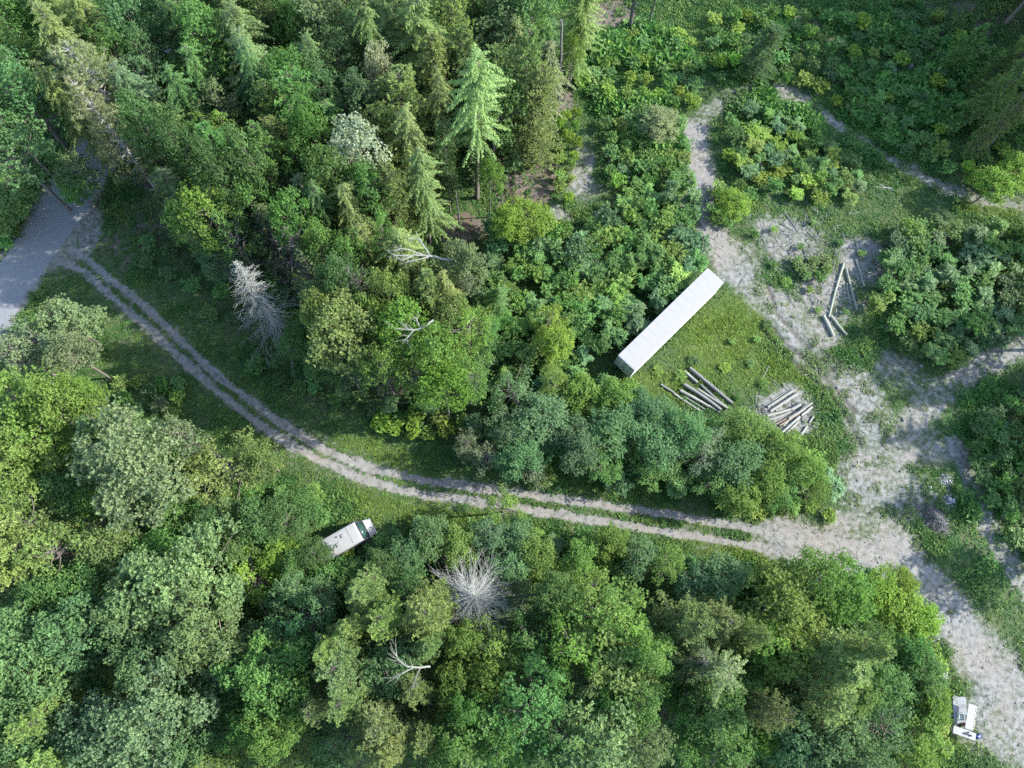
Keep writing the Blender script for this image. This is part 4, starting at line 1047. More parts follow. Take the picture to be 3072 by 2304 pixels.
for x_, y_, rx_, ry_ in ((1370, 150, 150, 120), (1900, 170, 330, 200), (1400, 330, 80, 80), (2150, 1030, 90, 260)): weedy = np.maximum(weedy, sstep(0, .5, blob(X, Y, x_, y_, rx_, ry_)))
n = len(X); hgt = (.55 + .8 * sstep(.35, .7, nb)) * (1 - .5 * bare) * (1 - .35 * strip) * (1 - .2 * lush)
rot = np.stack([RNG.normal(0, .15, n), RNG.normal(0, .15, n), RNG.random(n) * 6.28], -1)
scl = np.stack([RNG.uniform(.7, 1.3, n)] * 2 + [hgt * RNG.uniform(.7, 1.3, n)], -1); scl[:, :2] *= (.7 + .5 * hgt)[:, None]; scl *= (1 + (.2 + 2.2 * sstep(.4, .75, nb)) * weedy * (1 - bare))[:, None]
dk, ol, lm = np.array([.05, .115, .032]), np.array([.09, .15, .042]), np.array([.12, .18, .035])
w = np.clip(sstep(.35, .65, nc) + .25 * bare, 0, 1)[:, None]
tint = (dk * (1 - w) + ol * w); tint = tint * (1 - lush[:, None]) + (lm * (.8 + .4 * RNG.random((n, 1)))) * lush[:, None]
dry = sstep(.2, .6, bare)[:, None] * .8; tint = tint * (1 - dry) + np.array([.15, .18, .1]) * dry
tint = tint * (1 - .6 * weedy[:, None]) + np.array([.06, .15, .032]) * .6 * weedy[:, None]
tint *= RNG.uniform(.75, 1.3, (n, 1)); tint = np.concatenate([tint, np.ones((n, 1))], 1)
isg = RNG.random(n) < (.35 + .45 * lush + .2 * bare - .25 * weedy)
P = np.stack([X, Y, Z - .02], -1)
G1 = [proto_obj('grass_tuft', tuft(14, .36, .06, .75), M['herb']) for _ in range(2)]
H1 = [proto_obj('leafy_herb', herb(13, .26, .17, .1), M['herb']), proto_obj('leafy_herb', herb(10, .3, .22, .12), M['herb'])]
instance_stuff('grass', G1, P[isg], rot[isg], scl[isg], tint[isg], label='short grass of the verges and the clearing')
instance_stuff('undergrowth', H1, P[~isg], rot[~isg], scl[~isg], tint[~isg], label='knee high leafy herbs covering the open ground')
# slash: broken branches strewn over the stony part of the clearing
ns = 420
xs_, ys_ = [], []
for x_, y_, sx_, sy_, m_ in ((1735, 530, 60, 60, 200), (1800, 620, 60, 50, 120), (1690, 890, 45, 35, 100)):
    for _ in range(m_):
        p_ = ov(x_ + RNG.normal(0, sx_), y_ + RNG.normal(0, sy_)); xs_.append(p_.x); ys_.append(p_.y)
xs_, ys_ = np.array(xs_), np.array(ys_); zs_ = relief(xs_, ys_, fields(xs_, ys_)); ns = len(xs_)
SLASH = np.stack([xs_, ys_, zs_ + RNG.uniform(.0, .12, ns)], -1)
SL_ROT = np.stack([RNG.normal(0, .12, ns), RNG.normal(0, .1, ns), RNG.random(ns) * 6.28], -1); SL_SCL = np.stack([np.exp(RNG.normal(-.1, .5, ns)), RNG.uniform(.8, 2.2, ns), RNG.uniform(.8, 2.0, ns)], -1)
SL_T = np.concatenate([np.array([.3, .295, .285]) * RNG.uniform(.45, 1.3, (ns, 1)), np.ones((ns, 1))], 1)
# pebbles and wood chips on the bare ground
X, Y = candidates(120000); F = fields(X, Y); Z = relief(X, Y, F)
k = RNG.random(len(X)) < (sstep(.3, .8, F['path']) * .5 + .05 * F['rut'] + .25 * sstep(.3, .8, F['lit'])) * (1 - F['asph'])
X, Y, Z, lit = X[k], Y[k], Z[k], F['lit'][k]; n = len(X)
tw = RNG.random(n) < .1 + .4 * lit
rot = np.stack([RNG.normal(0, .1, n), RNG.normal(0, .1, n), RNG.random(n) * 6.28], -1); P = np.stack([X, Y, Z], -1)
def pebble():
    bm = bmesh.new(); bmesh.ops.create_icosphere(bm, subdivisions=1, radius=1)
    g = Geo(); V = np.array([v.co for v in bm.verts]) * np.array([1, .8, .6]) * RNG.uniform(.75, 1.2, (len(bm.verts), 1)); F_ = np.array([[v.index for v in f.verts] + [f.verts[2].index] for f in bm.faces])
    g.add(V, F_, RNG.random(len(F_))); bm.free(); return g
def stick():
    g = Geo(); g.tube(np.array([[-.5, 0, .02], [0, RNG.normal(0, .06), .05], [.5, 0, .03]]), [.022, .022, .012], 4, .5); return g
PB = [proto_obj('pebble', pebble(), M['pebble']) for _ in range(3)]; ST = [proto_obj('twig', stick(), M['pebble']) for _ in range(3)]
instance_stuff('slash', [proto_obj('slash_branch', stick(), M['pebble']) for _ in range(3)], SLASH, SL_ROT, SL_SCL, SL_T, label='broken grey branches strewn over the stony clearing')
s = np.exp(RNG.normal(-3.0, .5, n))[:, None] * np.ones((1, 3))
t4 = np.concatenate([np.array([.185, .185, .178]) * RNG.uniform(.6, 1.5, (n, 1)), np.ones((n, 1))], 1)
instance_stuff('pebbles', PB, P[~tw], rot[~tw], s[~tw], t4[~tw], label='small pale stones strewn over the bare ground')
s = np.stack([RNG.uniform(.2, .75, n), RNG.uniform(.7, 1.2, n), np.ones(n)], -1)
t4 = np.concatenate([np.array([.16, .15, .14]) * RNG.uniform(.5, 1.4, (n, 1)), np.ones((n, 1))], 1)
instance_stuff('twigs', ST, P[tw], rot[tw], s[tw], t4[tw], label='broken twigs and chips strewn over the bare ground')
# ---------------------------------------------------------------- the white semi-trailer
M['seam'] = plain('roof_seam', (.3, .294, .29), .6, .1, 3)
A_, B_, C_, D_ = (at(x, y, 4.0) for x, y in ((2121, 804), (2173, 848), (1855, 1064), (1907, 1110)))
tc_ = (A_ + B_ + C_ + D_) / 4
ax = ((A_ + B_) / 2 - (C_ + D_) / 2); TL = 16.15; TW = 2.62; TH = 4.02; TF = 1.12
tr_ = tag(empty('semi_trailer', on_ground((tc_.x, tc_.y)), math.atan2(ax.y, ax.x)), 'long white box semi-trailer without a tractor, parked between the thicket and the lime grass', 'trailer')
tr_.location.z = gz(tc_.x, tc_.y) - .02
def body(bm):
    bbox(bm, (0, 0, (TF + TH) / 2), (TL, TW - .03, TH - TF - .06))
bobj('body', M['white'], tr_, body, .02)
bobj('roof', M['roofwhite'], tr_, lambda bm: bbox(bm, (0, 0, TH - .01), (TL + .02, TW, .045)), .012)
g = Geo()
for k in range(12): g.box((-TL / 2 + 1.24 + k * 1.24, 0, TH + .0135), (.022, TW - .05, .004))
g.obj('roof_seams', M['seam'], tr_)
for s in (-1, 1):
    bobj('bottom_rail', M['alu'], tr_, lambda bm: bbox(bm, (0, s * (TW / 2 - .005), TF + .07), (TL, .05, .16)), .01)
    bobj('top_rail', M['alu'], tr_, lambda bm: bbox(bm, (0, s * (TW / 2 + .006), TH - .1), (TL, .03, .14)), .008)
    g = Geo()
    for k in range(26): g.box((-TL / 2 + .32 + k * .62, s * (TW / 2 - .006), (TF + TH) / 2), (.03, .022, TH - TF - .4))
    g.obj('wall_ribs', M['white'], tr_)
xr = -TL / 2                                              # rear end, towards the lower left of the picture
bobj('rear_frame', M['white'], tr_, lambda bm: [bbox(bm, (xr - .03, s * (TW / 2 - .07), (TF + TH) / 2), (.1, .14, TH - TF - .04)) for s in (-1, 1)] + [bbox(bm, (xr - .03, 0, TH - .12), (.1, TW - .29, .2)), bbox(bm, (xr - .03, 0, TF + .05), (.1, TW - .29, .16))], .012)
for s in (-1, 1):
    d = bobj('rear_door', M['white'], tr_, lambda bm: bbox(bm, (xr - .025, s * .575, (TF + TH) / 2 - .02), (.06, 1.12, TH - TF - .42)), .012)
    for y in (.12, .78):
        bobj('lock_rod', M['alu'], d, lambda bm: (bcyl(bm, (xr - .09, s * y, (TF + TH) / 2), .022, TH - TF - .5, 'Z', 8), bbox(bm, (xr - .09, s * y + .1, TF + 1.0), (.03, .24, .05))))
    g = Geo()
    for k in range(5): g.box((xr - .085, s * (TW / 2 - .17), TF + .4 + k * .52), (.03, .16, .09))
    g.obj('hinges', M['alu'], d)
    bobj('tail_lamp', M['red'], tr_, lambda bm: bbox(bm, (xr - .09, s * .9, TF + .05), (.03, .22, .09)), .008)
bobj('underride_guard', M['steel'], tr_, lambda bm: (bbox(bm, (xr + .02, 0, .58), (.1, 2.3, .1)), bbox(bm, (xr + .05, .6, .82), (.08, .08, .46)), bbox(bm, (xr + .05, -.6, .82), (.08, .08, .46))), .01)
bobj('mud_flaps', M['rubber'], tr_, lambda bm: [bbox(bm, (xr + .35, s * .95, .72), (.02, .62, .7)) for s in (-1, 1)])
bobj('chassis', M['steel'], tr_, lambda bm: [bbox(bm, (-4.2, s * .5, .92), (6.6, .12, .34)) for s in (-1, 1)] + [bbox(bm, (-5.6 + 1.25 * k, 0, .55), (.12, 2.1, .12)) for k in (0, 1)], .01)
def wheel(parent, x, y, r, w, name='wheel', rim='alu'):
    o = bobj(name, M['rubber'], parent, lambda bm: bcyl(bm, (x, y, r), r, w, 'Y', 24), .04, 2, False)
    bobj('rim', M[rim], o, lambda bm: bcyl(bm, (x, y, r), r * .55, w + .03, 'Y', 18), .01)
for x in (-5.6, -4.35):
    for y in (-1.05, 1.05): wheel(tr_, x, y, .5, .5)
for y in (-.75, .75):
    bobj('landing_leg', M['steel'], tr_, lambda bm: (bbox(bm, (5.3, y, .62), (.16, .16, 1.0)), bbox(bm, (5.3, y, .06), (.3, .3, .07))), .01)

# ---------------------------------------------------------------- the old motorhome sunk in the greenery
q_ = [at(x, y, 2.75) for x, y in ((1067, 1563), (1097, 1615), (961, 1681), (929, 1651))]
fr_, re_ = (q_[0] + q_[1]) / 2, (q_[2] + q_[3]) / 2
dx_ = (fr_ - re_).normalized(); rear_ = fr_ - dx_ * 6.3
mh = tag(empty('motorhome', on_ground(rear_), math.atan2(dx_.y, dx_.x)), 'old white motorhome with a tinted windscreen, its rear end swallowed by bushes', 'motorhome')
def loft(secs, nseg=4):
    """rounded box sections (x, half width, z bottom, z top, corner radius) joined along x"""
    g = Geo(); rings = []
    for x, hw, z0, z1, cr in secs:
        pts = []
        for cy, cz, a0 in ((hw - cr, z1 - cr, 0), (-hw + cr, z1 - cr, 90), (-hw + cr * .4, z0 + cr * .4, 180), (hw - cr * .4, z0 + cr * .4, 270)):
            rr = cr if a0 < 180 else cr * .4
            for k in range(nseg + 1):
                a = R(a0 + 90 * k / nseg); pts.append((x, cy + rr * math.cos(a), cz + rr * math.sin(a)))
        rings.append(pts)
    n = len(rings[0]); V = np.array(rings).reshape(-1, 3); f = []
    for i in range(len(rings) - 1):
        for j in range(n): f.append([i * n + j, i * n + (j + 1) % n, (i + 1) * n + (j + 1) % n, (i + 1) * n + j])
    g.add(V, np.array(f))
    for e in (0, len(rings) - 1):
        c = V[e * n:(e + 1) * n].mean(0); g.add(np.vstack([V[e * n:(e + 1) * n], c]), np.array([[k, (k + 1) % n, n, n] for k in range(n)]))
    return g
loft([(0, 1.02, .5, 2.62, .2), (.12, 1.1, .42, 2.74, .18), (3.0, 1.12, .42, 2.78, .16), (5.75, 1.12, .42, 2.76, .16), (6.0, 1.1, .42, 2.7, .18), (6.1, 1.08, .42, 2.55, .2), (6.72, 1.06, .42, 1.6, .2), (6.82, 1.05, .42, 1.42, .22), (7.2, .98, .45, 1.3, .25), (7.42, .86, .5, 1.08, .25)]).obj('body', M['mhwhite'], mh, smooth=False)
def quad_panel(name, mat, P, parent, th=.025):
    """a thin slab over four points"""
    P = [Vector(p) for p in P]; nrm = (P[1] - P[0]).cross(P[3] - P[0]).normalized() * th
    g = Geo(); V = np.array([p for p in P] + [p + nrm for p in P])
    g.add(V, np.array([[0, 3, 2, 1], [4, 5, 6, 7], [0, 1, 5, 4], [1, 2, 6, 5], [2, 3, 7, 6], [3, 0, 4, 7]]))
    return g.obj(name, mat, parent)
ws = quad_panel('windscreen', M['glass'], [(6.125, -.98, 2.54), (6.705, -.96, 1.64), (6.705, .96, 1.64), (6.125, .98, 2.54)], mh, .05)
quad_panel('windscreen_divider', M['dark'], [(6.17, -.035, 2.54), (6.75, -.035, 1.64), (6.75, .035, 1.64), (6.17, .035, 2.54)], ws, .02)
for s in (-1, 1):
    quad_panel('windscreen_gasket', M['dark'], [(6.13, s * .98 - .05, 2.56), (6.715, s * .97 - .05, 1.63), (6.715, s * .97 + .05, 1.63), (6.13, s * .98 + .05, 2.56)], ws, .055)
quad_panel('windscreen_gasket', M['dark'], [(6.68, -.925, 1.70), (6.735, -.925, 1.61), (6.735, .925, 1.61), (6.68, .925, 1.70)], ws, .055)
quad_panel('windscreen_gasket', M['dark'], [(6.09, -.925, 2.6), (6.15, -.925, 2.51), (6.15, .925, 2.51), (6.09, .925, 2.6)], ws, .055)
bobj('wiper', M['dark'], mh, lambda bm: (bbox(bm, (6.79, .4, 1.66), (.03, .7, .03)), bbox(bm, (6.79, -.4, 1.66), (.03, .7, .03))))
bobj('bumper', M['alu'], mh, lambda bm: bbox(bm, (7.46, 0, .62), (.14, 1.95, .2)), .03)
bobj('grille', M['dark'], mh, lambda bm: bbox(bm, (7.4, 0, .92), (.06, 1.0, .2)), .01)
for s in (-1, 1):
    bobj('headlight', M['lamp'], mh, lambda bm: bcyl(bm, (7.38, s * .72, .92), .1, .1, 'X', 14), .01)
    m_ = bobj('mirror', M['dark'], mh, lambda bm: (bbox(bm, (6.45, s * 1.32, 1.95), (.1, .2, .34)), bbox(bm, (6.4, s * 1.18, 1.9), (.03, .22, .03))), .01)
    for x0, x1 in ((5.45, 6.2), (4.1, 5.0), (2.4, 3.6), (.8, 1.7)):
        w_ = bobj('side_window', M['glass'], mh, lambda bm: bbox(bm, ((x0 + x1) / 2, s * 1.115, 1.86), (x1 - x0, .04, .52)), .01)
        bobj('frame', M['alu'], w_, lambda bm: [bbox(bm, ((x0 + x1) / 2, s * 1.12, z), (x1 - x0 + .1, .055, .05)) for z in (1.575, 2.145)] + [bbox(bm, (x, s * 1.12, 1.86), (.05, .055, .516)) for x in (x0 - .025, x1 + .025)])
    bobj('stripe', M['brown'], mh, lambda bm: bbox(bm, (3.1, s * 1.116, 1.3), (5.6, .02, .12)))
    bobj('gutter', M['alu'], mh, lambda bm: bbox(bm, (3.1, s * 1.13, 2.5), (6.0, .04, .04)))
    for x in (1.5, 5.6): wheel(mh, x, s * .98, .37, .26)
d_ = bobj('door', M['mhwhite'], mh, lambda bm: bbox(bm, (3.85, -1.125, 1.4), (.44, .03, 1.7)), .01)
bobj('handle', M['steel'], d_, lambda bm: bbox(bm, (3.7, -1.15, 1.3), (.1, .03, .04)))
bobj('roof_vent', M['mhwhite'], mh, lambda bm: bbox(bm, (3.55, -.28, 2.83), (.42, .42, .12)), .03)
bobj('roof_vent', M['mhwhite'], mh, lambda bm: bbox(bm, (4.35, .35, 2.83), (.38, .38, .1)), .03)
h_ = bobj('roof_hatch', M['alu'], mh, lambda bm: bbox(bm, (2.62, .0, 2.83), (.3, .95, .12)), .02)
h_['label'] = 'grey roof hatch standing open'
bobj('vent_pipe', M['dark'], mh, lambda bm: bcyl(bm, (3.75, .55, 2.86), .06, .16, 'Z', 10))
bobj('vent_pipe', M['dark'], mh, lambda bm: bcyl(bm, (.7, -.7, 2.86), .07, .16, 'Z', 10))
bobj('roof_seam', M['alu'], mh, lambda bm: [bbox(bm, (x, 0, 2.782), (.03, 1.9, .02)) for x in (2.45, 5.0)])

# ---------------------------------------------------------------- logs
LOGGREY = (.21, .21, .222); LOGPALE = (.32, .318, .305); LOGGREEN = (.36, .37, .31)
def log(name, p0, p1, d0, d1, col, label, group, z0=0.0, z1=None, square=False, cat='log'):
    """one log lying between two photograph pixels, diameters in metres"""
    a, b = at(*p0), at(*p1); z1 = z0 if z1 is None else z1
    ga, gb = gz(a.x, a.y), gz(b.x, b.y)
    A = Vector((a.x, a.y, ga + d0 * .42 + z0)); B = Vector((b.x, b.y, gb + d1 * .42 + z1))
    c = (A + B) / 2; L = (B - A).length
    g = Geo(); sides = 4 if square else 10; k = 9; s = np.linspace(0, 1, k)
    ang = np.arange(sides) * 2 * np.pi / sides + (np.pi / 4 if square else RNG.random()); lump = 1 + RNG.normal(0, .05 if not square else .02, (k, sides))
    bow = np.stack([np.zeros(k), np.sin(np.pi * s) * RNG.normal(0, .03) * (0 if square else 1) * L * .3, np.zeros(k)], -1)
    rad = (d0 + (d1 - d0) * s) / 2 * (1.2 if square else 1)
    ring = np.stack([np.broadcast_to((s - .5)[:, None] * L, (k, sides)), np.cos(ang)[None] * rad[:, None] * lump, np.sin(ang)[None] * rad[:, None] * lump * (.8 if square else 1)], -1) + bow[:, None]
    i = np.arange(k - 1)[:, None] * sides + np.arange(sides)[None]; j = np.arange(k - 1)[:, None] * sides + (np.arange(sides)[None] + 1) % sides
    g.add(ring.reshape(-1, 3), np.stack([i, j, j + sides, i + sides], -1).reshape(-1, 4), .5, 0)
    for e in (0, k - 1):
        g.add(np.vstack([ring[e], ring[e].mean(0)]), np.array([[m, (m + 1) % sides, sides, sides] for m in range(sides)]), .5, 1)
    o = g.obj(name, [M['log'], M['cut']]); o.location = c
    o.rotation_mode = 'QUATERNION'; o.rotation_quaternion = (B - A).to_track_quat('X', 'Z')
    jt = RNG.uniform(.85, 1.15); o.color = (*[v * jt for v in col], 1)
    return tag(o, label, cat, group)
Z4 = lambda x, y: (1960 + .2047 * x, 1090 + .2047 * y)
G_ = 'grey logs stacked in the grass below the trailer'
for p0, p1, d, z, col, lab in [
    ((525, 75), (1150, 590), .48, .02, LOGGREY, 'thick dark grey log, uppermost right of the pile below the trailer'),
    ((445, 120), (640, 290), .42, .0, LOGPALE, 'short pale ended log at the top left of the pile below the trailer'),
    ((690, 320), (1060, 640), .32, .05, LOGGREY, 'dark narrow log just under the uppermost log of the pile'),
    ((440, 320), (980, 690), .46, .12, LOGGREY, 'long mid grey log with mossy middle in the heart of the pile below the trailer'),
    ((640, 390), (1080, 670), .34, .22, LOGPALE, 'pale log whose sawn end shows at the lower right of the pile below the trailer'),
    ((385, 405), (810, 640), .4, .05, LOGPALE, 'smooth pale grey log in the lower half of the pile below the trailer'),
    ((105, 315), (320, 450), .3, .0, LOGGREY, 'short log poking out at the left end of the pile below the trailer'),
    ((300, 450), (680, 700), .3, .0, LOGPALE, 'bleached thin log along the lower left edge of the pile below the trailer'),
    ((440, 490), (750, 680), .22, .06, LOGGREY, 'thin broken log between the bleached one and the smooth pale one'),
    ((800, 620), (970, 720), .3, .0, LOGPALE, 'pale log end showing through grass under the pile below the trailer')]:
    log('log', Z4(*p0), Z4(*p1), d, d * .92, col, lab, G_, z)
Z5 = lambda x, y: (2250 + .2626 * x, 1110 + .2626 * y)
G_ = 'pale split logs heaped on the wood chips'
for p0, p1, d, z, z1, sq, lab in [
    ((492, 232), (198, 425), .34, .0, .0, 1, 'squared pale timber, upper of the two thick ones at the top of the chip heap'),
    ((540, 268), (228, 475), .38, .0, .0, 1, 'squared pale timber, lower of the two thick ones at the top of the chip heap'),
    ((462, 224), (165, 405), .14, .0, .0, 1, 'thin slat lying along the upper side of the thick timbers'),
    ((490, 445), (190, 528), .3, .1, .1, 1, 'flat pale timber pointing left just below the two thick ones'),
    ((440, 495), (190, 582), .26, .05, .05, 0, 'pale log pointing left, second below the two thick timbers'),
    ((690, 385), (430, 560), .26, .38, .2, 0, 'long log slanting across the top of the fanned heap'),
    ((560, 535), (365, 712), .32, .1, .05, 1, 'thick timber fanned downwards, left of the lowest two'),
    ((548, 590), (408, 728), .32, .0, .0, 1, 'thick timber fanned downwards, lowest of the heap'),
    ((505, 500), (372, 645), .24, .2, .12, 0, 'log fanned downwards in the middle of the heap'),
    ((700, 425), (580, 522), .28, .1, .1, 0, 'short log at the right end of the fanned heap'),
    ((185, 572), (88, 622), .16, .0, .0, 0, 'short thin stick at the left tip of the fanned heap'),
    ((645, 645), (485, 886), .26, .0, .0, 1, 'single pale timber lying apart below the fanned heap'),
    ((722, 530), (676, 602), .24, .0, .0, 1, 'short pale block lying apart right of the fanned heap'),
    ((570, 395), (470, 455), .42, .08, .05, 1, 'wide pale slab at the middle of the heap top'),
    ((345, 590), (260, 670), .14, .02, .02, 0, 'dark thin stick at the lower left of the fanned heap'),
    ((372, 445), (292, 466), .22, .0, .0, 1, 'short block tucked under the lower thick timber'),
    ((620, 445), (330, 640), .22, .3, .15, 0, 'reddish log slanting through the middle of the heap'),
    ((460, 525), (275, 625), .2, .1, .05, 0, 'narrow log slanting left beneath the reddish one')]:
    log('split_log', Z5(*p0), Z5(*p1), d, d * .95, (.34, .27, .22) if 'reddish' in lab else (.17, .165, .16) if 'dark' in lab else (.38, .377, .35), lab, G_, z, z1, sq, 'timber')
Z6 = lambda x, y: (2300 + .4835 * x, 580 + .4835 * y)
G_ = 'stray logs lying in the clearing'
for p0, p1, d, lab in [
    ((476, 436), (384, 770), .34, 'long straight log slanting down left from the cut brush, longest in the clearing'),
    ((488, 468), (556, 722), .34, 'long log forming the right leg of an upside down V in the clearing'),
    ((552, 415), (602, 578), .28, 'log lying apart at the upper right of the V shaped pair'),
    ((349, 762), (412, 888), .46, 'thick short log, left of the two at the foot of the long slanting log'),
    ((395, 762), (492, 880), .38, 'short log, right of the two at the foot of the long slanting log'),
    ((496, 560), (509, 655), .16, 'thin short pole lying inside the V shaped pair of logs')]:
    log('log', Z6(*p0), Z6(*p1), d, d * .85, LOGGREEN, lab, G_)
G_ = 'fallen branches round the cut brush'
for p0, p1, d, lab in [
    ((106, 116), (188, 236), .15, 'straight grey branch pointing up left out of the cut brush'),
    ((88, 190), (168, 236), .14, 'grey branch just below the straight one at the upper left of the brush'),
    ((80, 250), (150, 258), .08, 'thin twig like branch lowest of the bundle at the upper left of the brush'),
    ((100, 236), (172, 248), .1, 'slim branch in the middle of the bundle at the upper left of the brush'),
    ((253, 243), (292, 276), .15, 'short branch to the right of the branch bundle'),
    ((288, 277), (344, 286), .16, 'short thick branch joined end to end with the short one'),
    ((222, 330), (244, 420), .18, 'upper half of a curved grey branch below the brush'),
    ((243, 415), (252, 486), .2, 'lower half of a curved grey branch below the brush'),
    ((76, 494), (132, 546), .17, 'forked branch at the left edge of the stony clearing, upper piece'),
    ((126, 543), (218, 582), .18, 'forked branch at the left edge of the stony clearing, lower piece'),
    ((76, 522), (122, 541), .09, 'thin side twig of the forked branch at the left edge of the clearing'),
    ((400, 450), (446, 492), .08, 'thin pale twig left of the V shaped pair of logs'),
    ((600, 250), (655, 310), .1, 'dark thin branch on the blue grey ground right of the brush')]:
    log('branch', Z6(*p0), Z6(*p1), d, d * .6, LOGGREY, lab, G_, cat='branch')
log('log', (2626, 1823), (2714, 1864), .36, .34, LOGGREY, 'grey log lying alone in tall grass at the bend of the gravel', 'single logs')
log('log', (2981, 418), (2941, 456), .4, .34, LOGGREY, 'short grey log in the shade below the leaning trunk at the right', 'single logs')
log('bleached_branch', (2590, 535), (2690, 577), .14, .07, (.45, .455, .46), 'upper of two bleached white branches at the edge of the island thicket', 'bleached branches', cat='branch')
log('bleached_branch', (2614, 561), (2676, 565), .13, .1, (.45, .455, .46), 'lower of two bleached white branches at the edge of the island thicket', 'bleached branches', cat='branch')
def stump(px, py, r, h, label):
    p = on_ground(at(px, py)); g = Geo(); k = 12; a = np.arange(k) * 2 * np.pi / k
    prof = [(-.1, 1.5), (.05, 1.25), (h * .5, 1.02), (h, .98)]
    lump = 1 + RNG.normal(0, .1, k); ring = np.array([[(r * s * m * math.cos(t), r * s * m * math.sin(t), z + (RNG.normal(0, .03) if z == h else 0)) for t, m in zip(a, lump)] for z, s in prof])
    i = np.arange(3)[:, None] * k + np.arange(k)[None]; j = np.arange(3)[:, None] * k + (np.arange(k)[None] + 1) % k
    g.add(ring.reshape(-1, 3), np.stack([i, j, j + k, i + k], -1).reshape(-1, 4)); g.add(np.vstack([ring[-1], ring[-1].mean(0)]), np.array([[m, (m + 1) % k, k, k] for m in range(k)]), .5, 1)
    o = g.obj('tree_stump', [M['log'], M['log']], loc=p); o.color = (.22, .22, .225, 1); tag(o, label, 'tree stump', 'weathered stumps')
stump(2274, 497, .34, .5, 'weathered grey stump among the bushes of the island thicket')
stump(2678, 214, .36, .5, 'grey stump, left of the pair in the shaded clearing at the top right')
stump(2730, 203, .34, .45, 'grey stump, right of the pair in the shaded clearing at the top right')

# ---------------------------------------------------------------- stones and brush heaps
m, t, out = new_mat('field_stone'); oi = t.nodes.new('ShaderNodeObjectInfo'); geo_ = N(t, 'ShaderNodeNewGeometry')
n_ = noise(t, 14, 4, .6, geo_.outputs['Position']); b_ = N(t, 'ShaderNodeBsdfPrincipled'); b_.inputs['Roughness'].default_value = .9
t.links.new(mixc(t, n_, mixc(t, 1.0, oi.outputs['Color'], (.7, .7, .72), 'MULTIPLY'), mixc(t, 1.0, oi.outputs['Color'], (1.25, 1.25, 1.22), 'MULTIPLY')), b_.inputs['Base Color']); t.links.new(b_.outputs[0], out.inputs[0]); M['stone'] = m
def stone_mesh(flat):
    bm = bmesh.new(); bmesh.ops.create_icosphere(bm, subdivisions=1, radius=1)
    for v in bm.verts: v.co = Vector((v.co.x, v.co.y * .8, v.co.z * flat)) * RNG.uniform(.75, 1.2)
    me = bpy.data.meshes.new('stone'); bm.to_mesh(me); bm.free(); me.materials.append(M['stone']); return me
STONES = [stone_mesh(f) for f in (.7, .55, .8, .6)]
def stones(px, py, rx, ry, n, smin, smax, heap, label, group, big=None):
    c = at(px, py); s = depth(c) / FPX; placed = []
    for k in range(n):
        r, a = RNG.random() ** .6, RNG.random() * 6.28
        x, y = c.x + rx * s * r * math.cos(a), c.y + ry * s * r * math.sin(a); sz = RNG.uniform(smin, smax) * (1.15 - .4 * r)
        o = bpy.data.objects.new('stone', STONES[k % 4]); COL.objects.link(o); z = gz(x, y) + heap * max(0, 1 - r * 1.1) * RNG.random() + sz * .3
        o.location = (x, y, z); o.scale = (sz, sz, sz); o.rotation_euler = (RNG.normal(0, .5), RNG.normal(0, .5), RNG.random() * 6.28)
        v = RNG.uniform(.22, .5); o.color = (v, v, v * 1.02, 1); tag(o, label, 'stone', group)
    if big:
        o = bpy.data.objects.new('stone', STONES[1]); COL.objects.link(o); o.location = (c.x + big[0], c.y + big[1], gz(c.x, c.y) + heap); o.scale = (big[2],) * 3; o.rotation_euler = (.1, .1, 1.6); o.color = (.33, .325, .325, 1)
        tag(o, big[3], 'stone', group)
stones(2838, 1440, 25, 20, 75, .06, .13, .12, 'small pale stone in the loose upper heap on the clearing', 'stones of the upper heap')
stones(2853, 1501, 29, 17, 60, .1, .2, .25, 'fist to head sized grey stone in the lower heap on the clearing', 'stones of the lower heap', (-.35, .05, .3, 'largest flat pale stone at the middle of the lower heap'))
for px, py, sz, lab in ((2813, 1917, .17, 'white stone at the edge of the bushes above the white box'), (2836, 1517, .13, 'yellowish stone just under the lower stone heap'), (2853, 1534, .12, 'pale stone between the lower heap and the brush pile'), (2673, 1548, .12, 'lone white stone on the gravel left of the brush pile'),
                        (2819, 1386, .12, 'lone pale stone above the upper stone heap'), (2788, 1462, .3, 'whitish slab of rock left of the stone heaps'), (2762, 1098, .2, 'white splinter of rock beside the right hand track')):
    p = on_ground(at(px, py)); o = bpy.data.objects.new('stone', STONES[2]); COL.objects.link(o); o.location = p + Vector((0, 0, sz * .3)); o.scale = (sz, sz * .8, sz * .7); o.rotation_euler = (0, 0, RNG.random() * 3); o.color = (.4, .4, .37, 1); tag(o, lab, 'stone', 'single pale stones')
bp = at(2806, 1560); bs = depth(bp) / FPX
bpile = tag(empty('brush_pile', on_ground(bp)), 'heap of grey brushwood below the stone heaps on the clearing', 'brush pile')
def heap_point():
    a, r = RNG.random() * 6.28, RNG.random() ** .6
    x, y = r * math.cos(a) * 33 * bs, r * math.sin(a) * 42 * bs; u = .8 * x + .5 * y
    return np.array([x * .9 - y * .38, y, max(.05, .65 * (1 - r) + RNG.uniform(0, .15))]), a
tw_ = Geo()
for k in range(330):
    p, a = heap_point(); a2 = RNG.normal(1.9, .75); l = RNG.uniform(.5, 1.9); d = np.array([math.cos(a2), math.sin(a2), RNG.normal(0, .12)]) * l / 2
    q0, q1 = p - d, p + d; q0[2] = max(.03, q0[2]); q1[2] = max(.03, q1[2])
    P = np.array([q0, p + RNG.normal(0, .05, 3), q1])
    if k < 16:
        g = Geo(); g.tube(P * np.array([1, 1, 1.2]), [.045, .04, .02], 6); o = g.obj('branch', M['dead'], bpile); o.color = (.34, .33, .33, 1)
    else: tw_.tube(P, [.017, .015, .008], 3, cap=False)
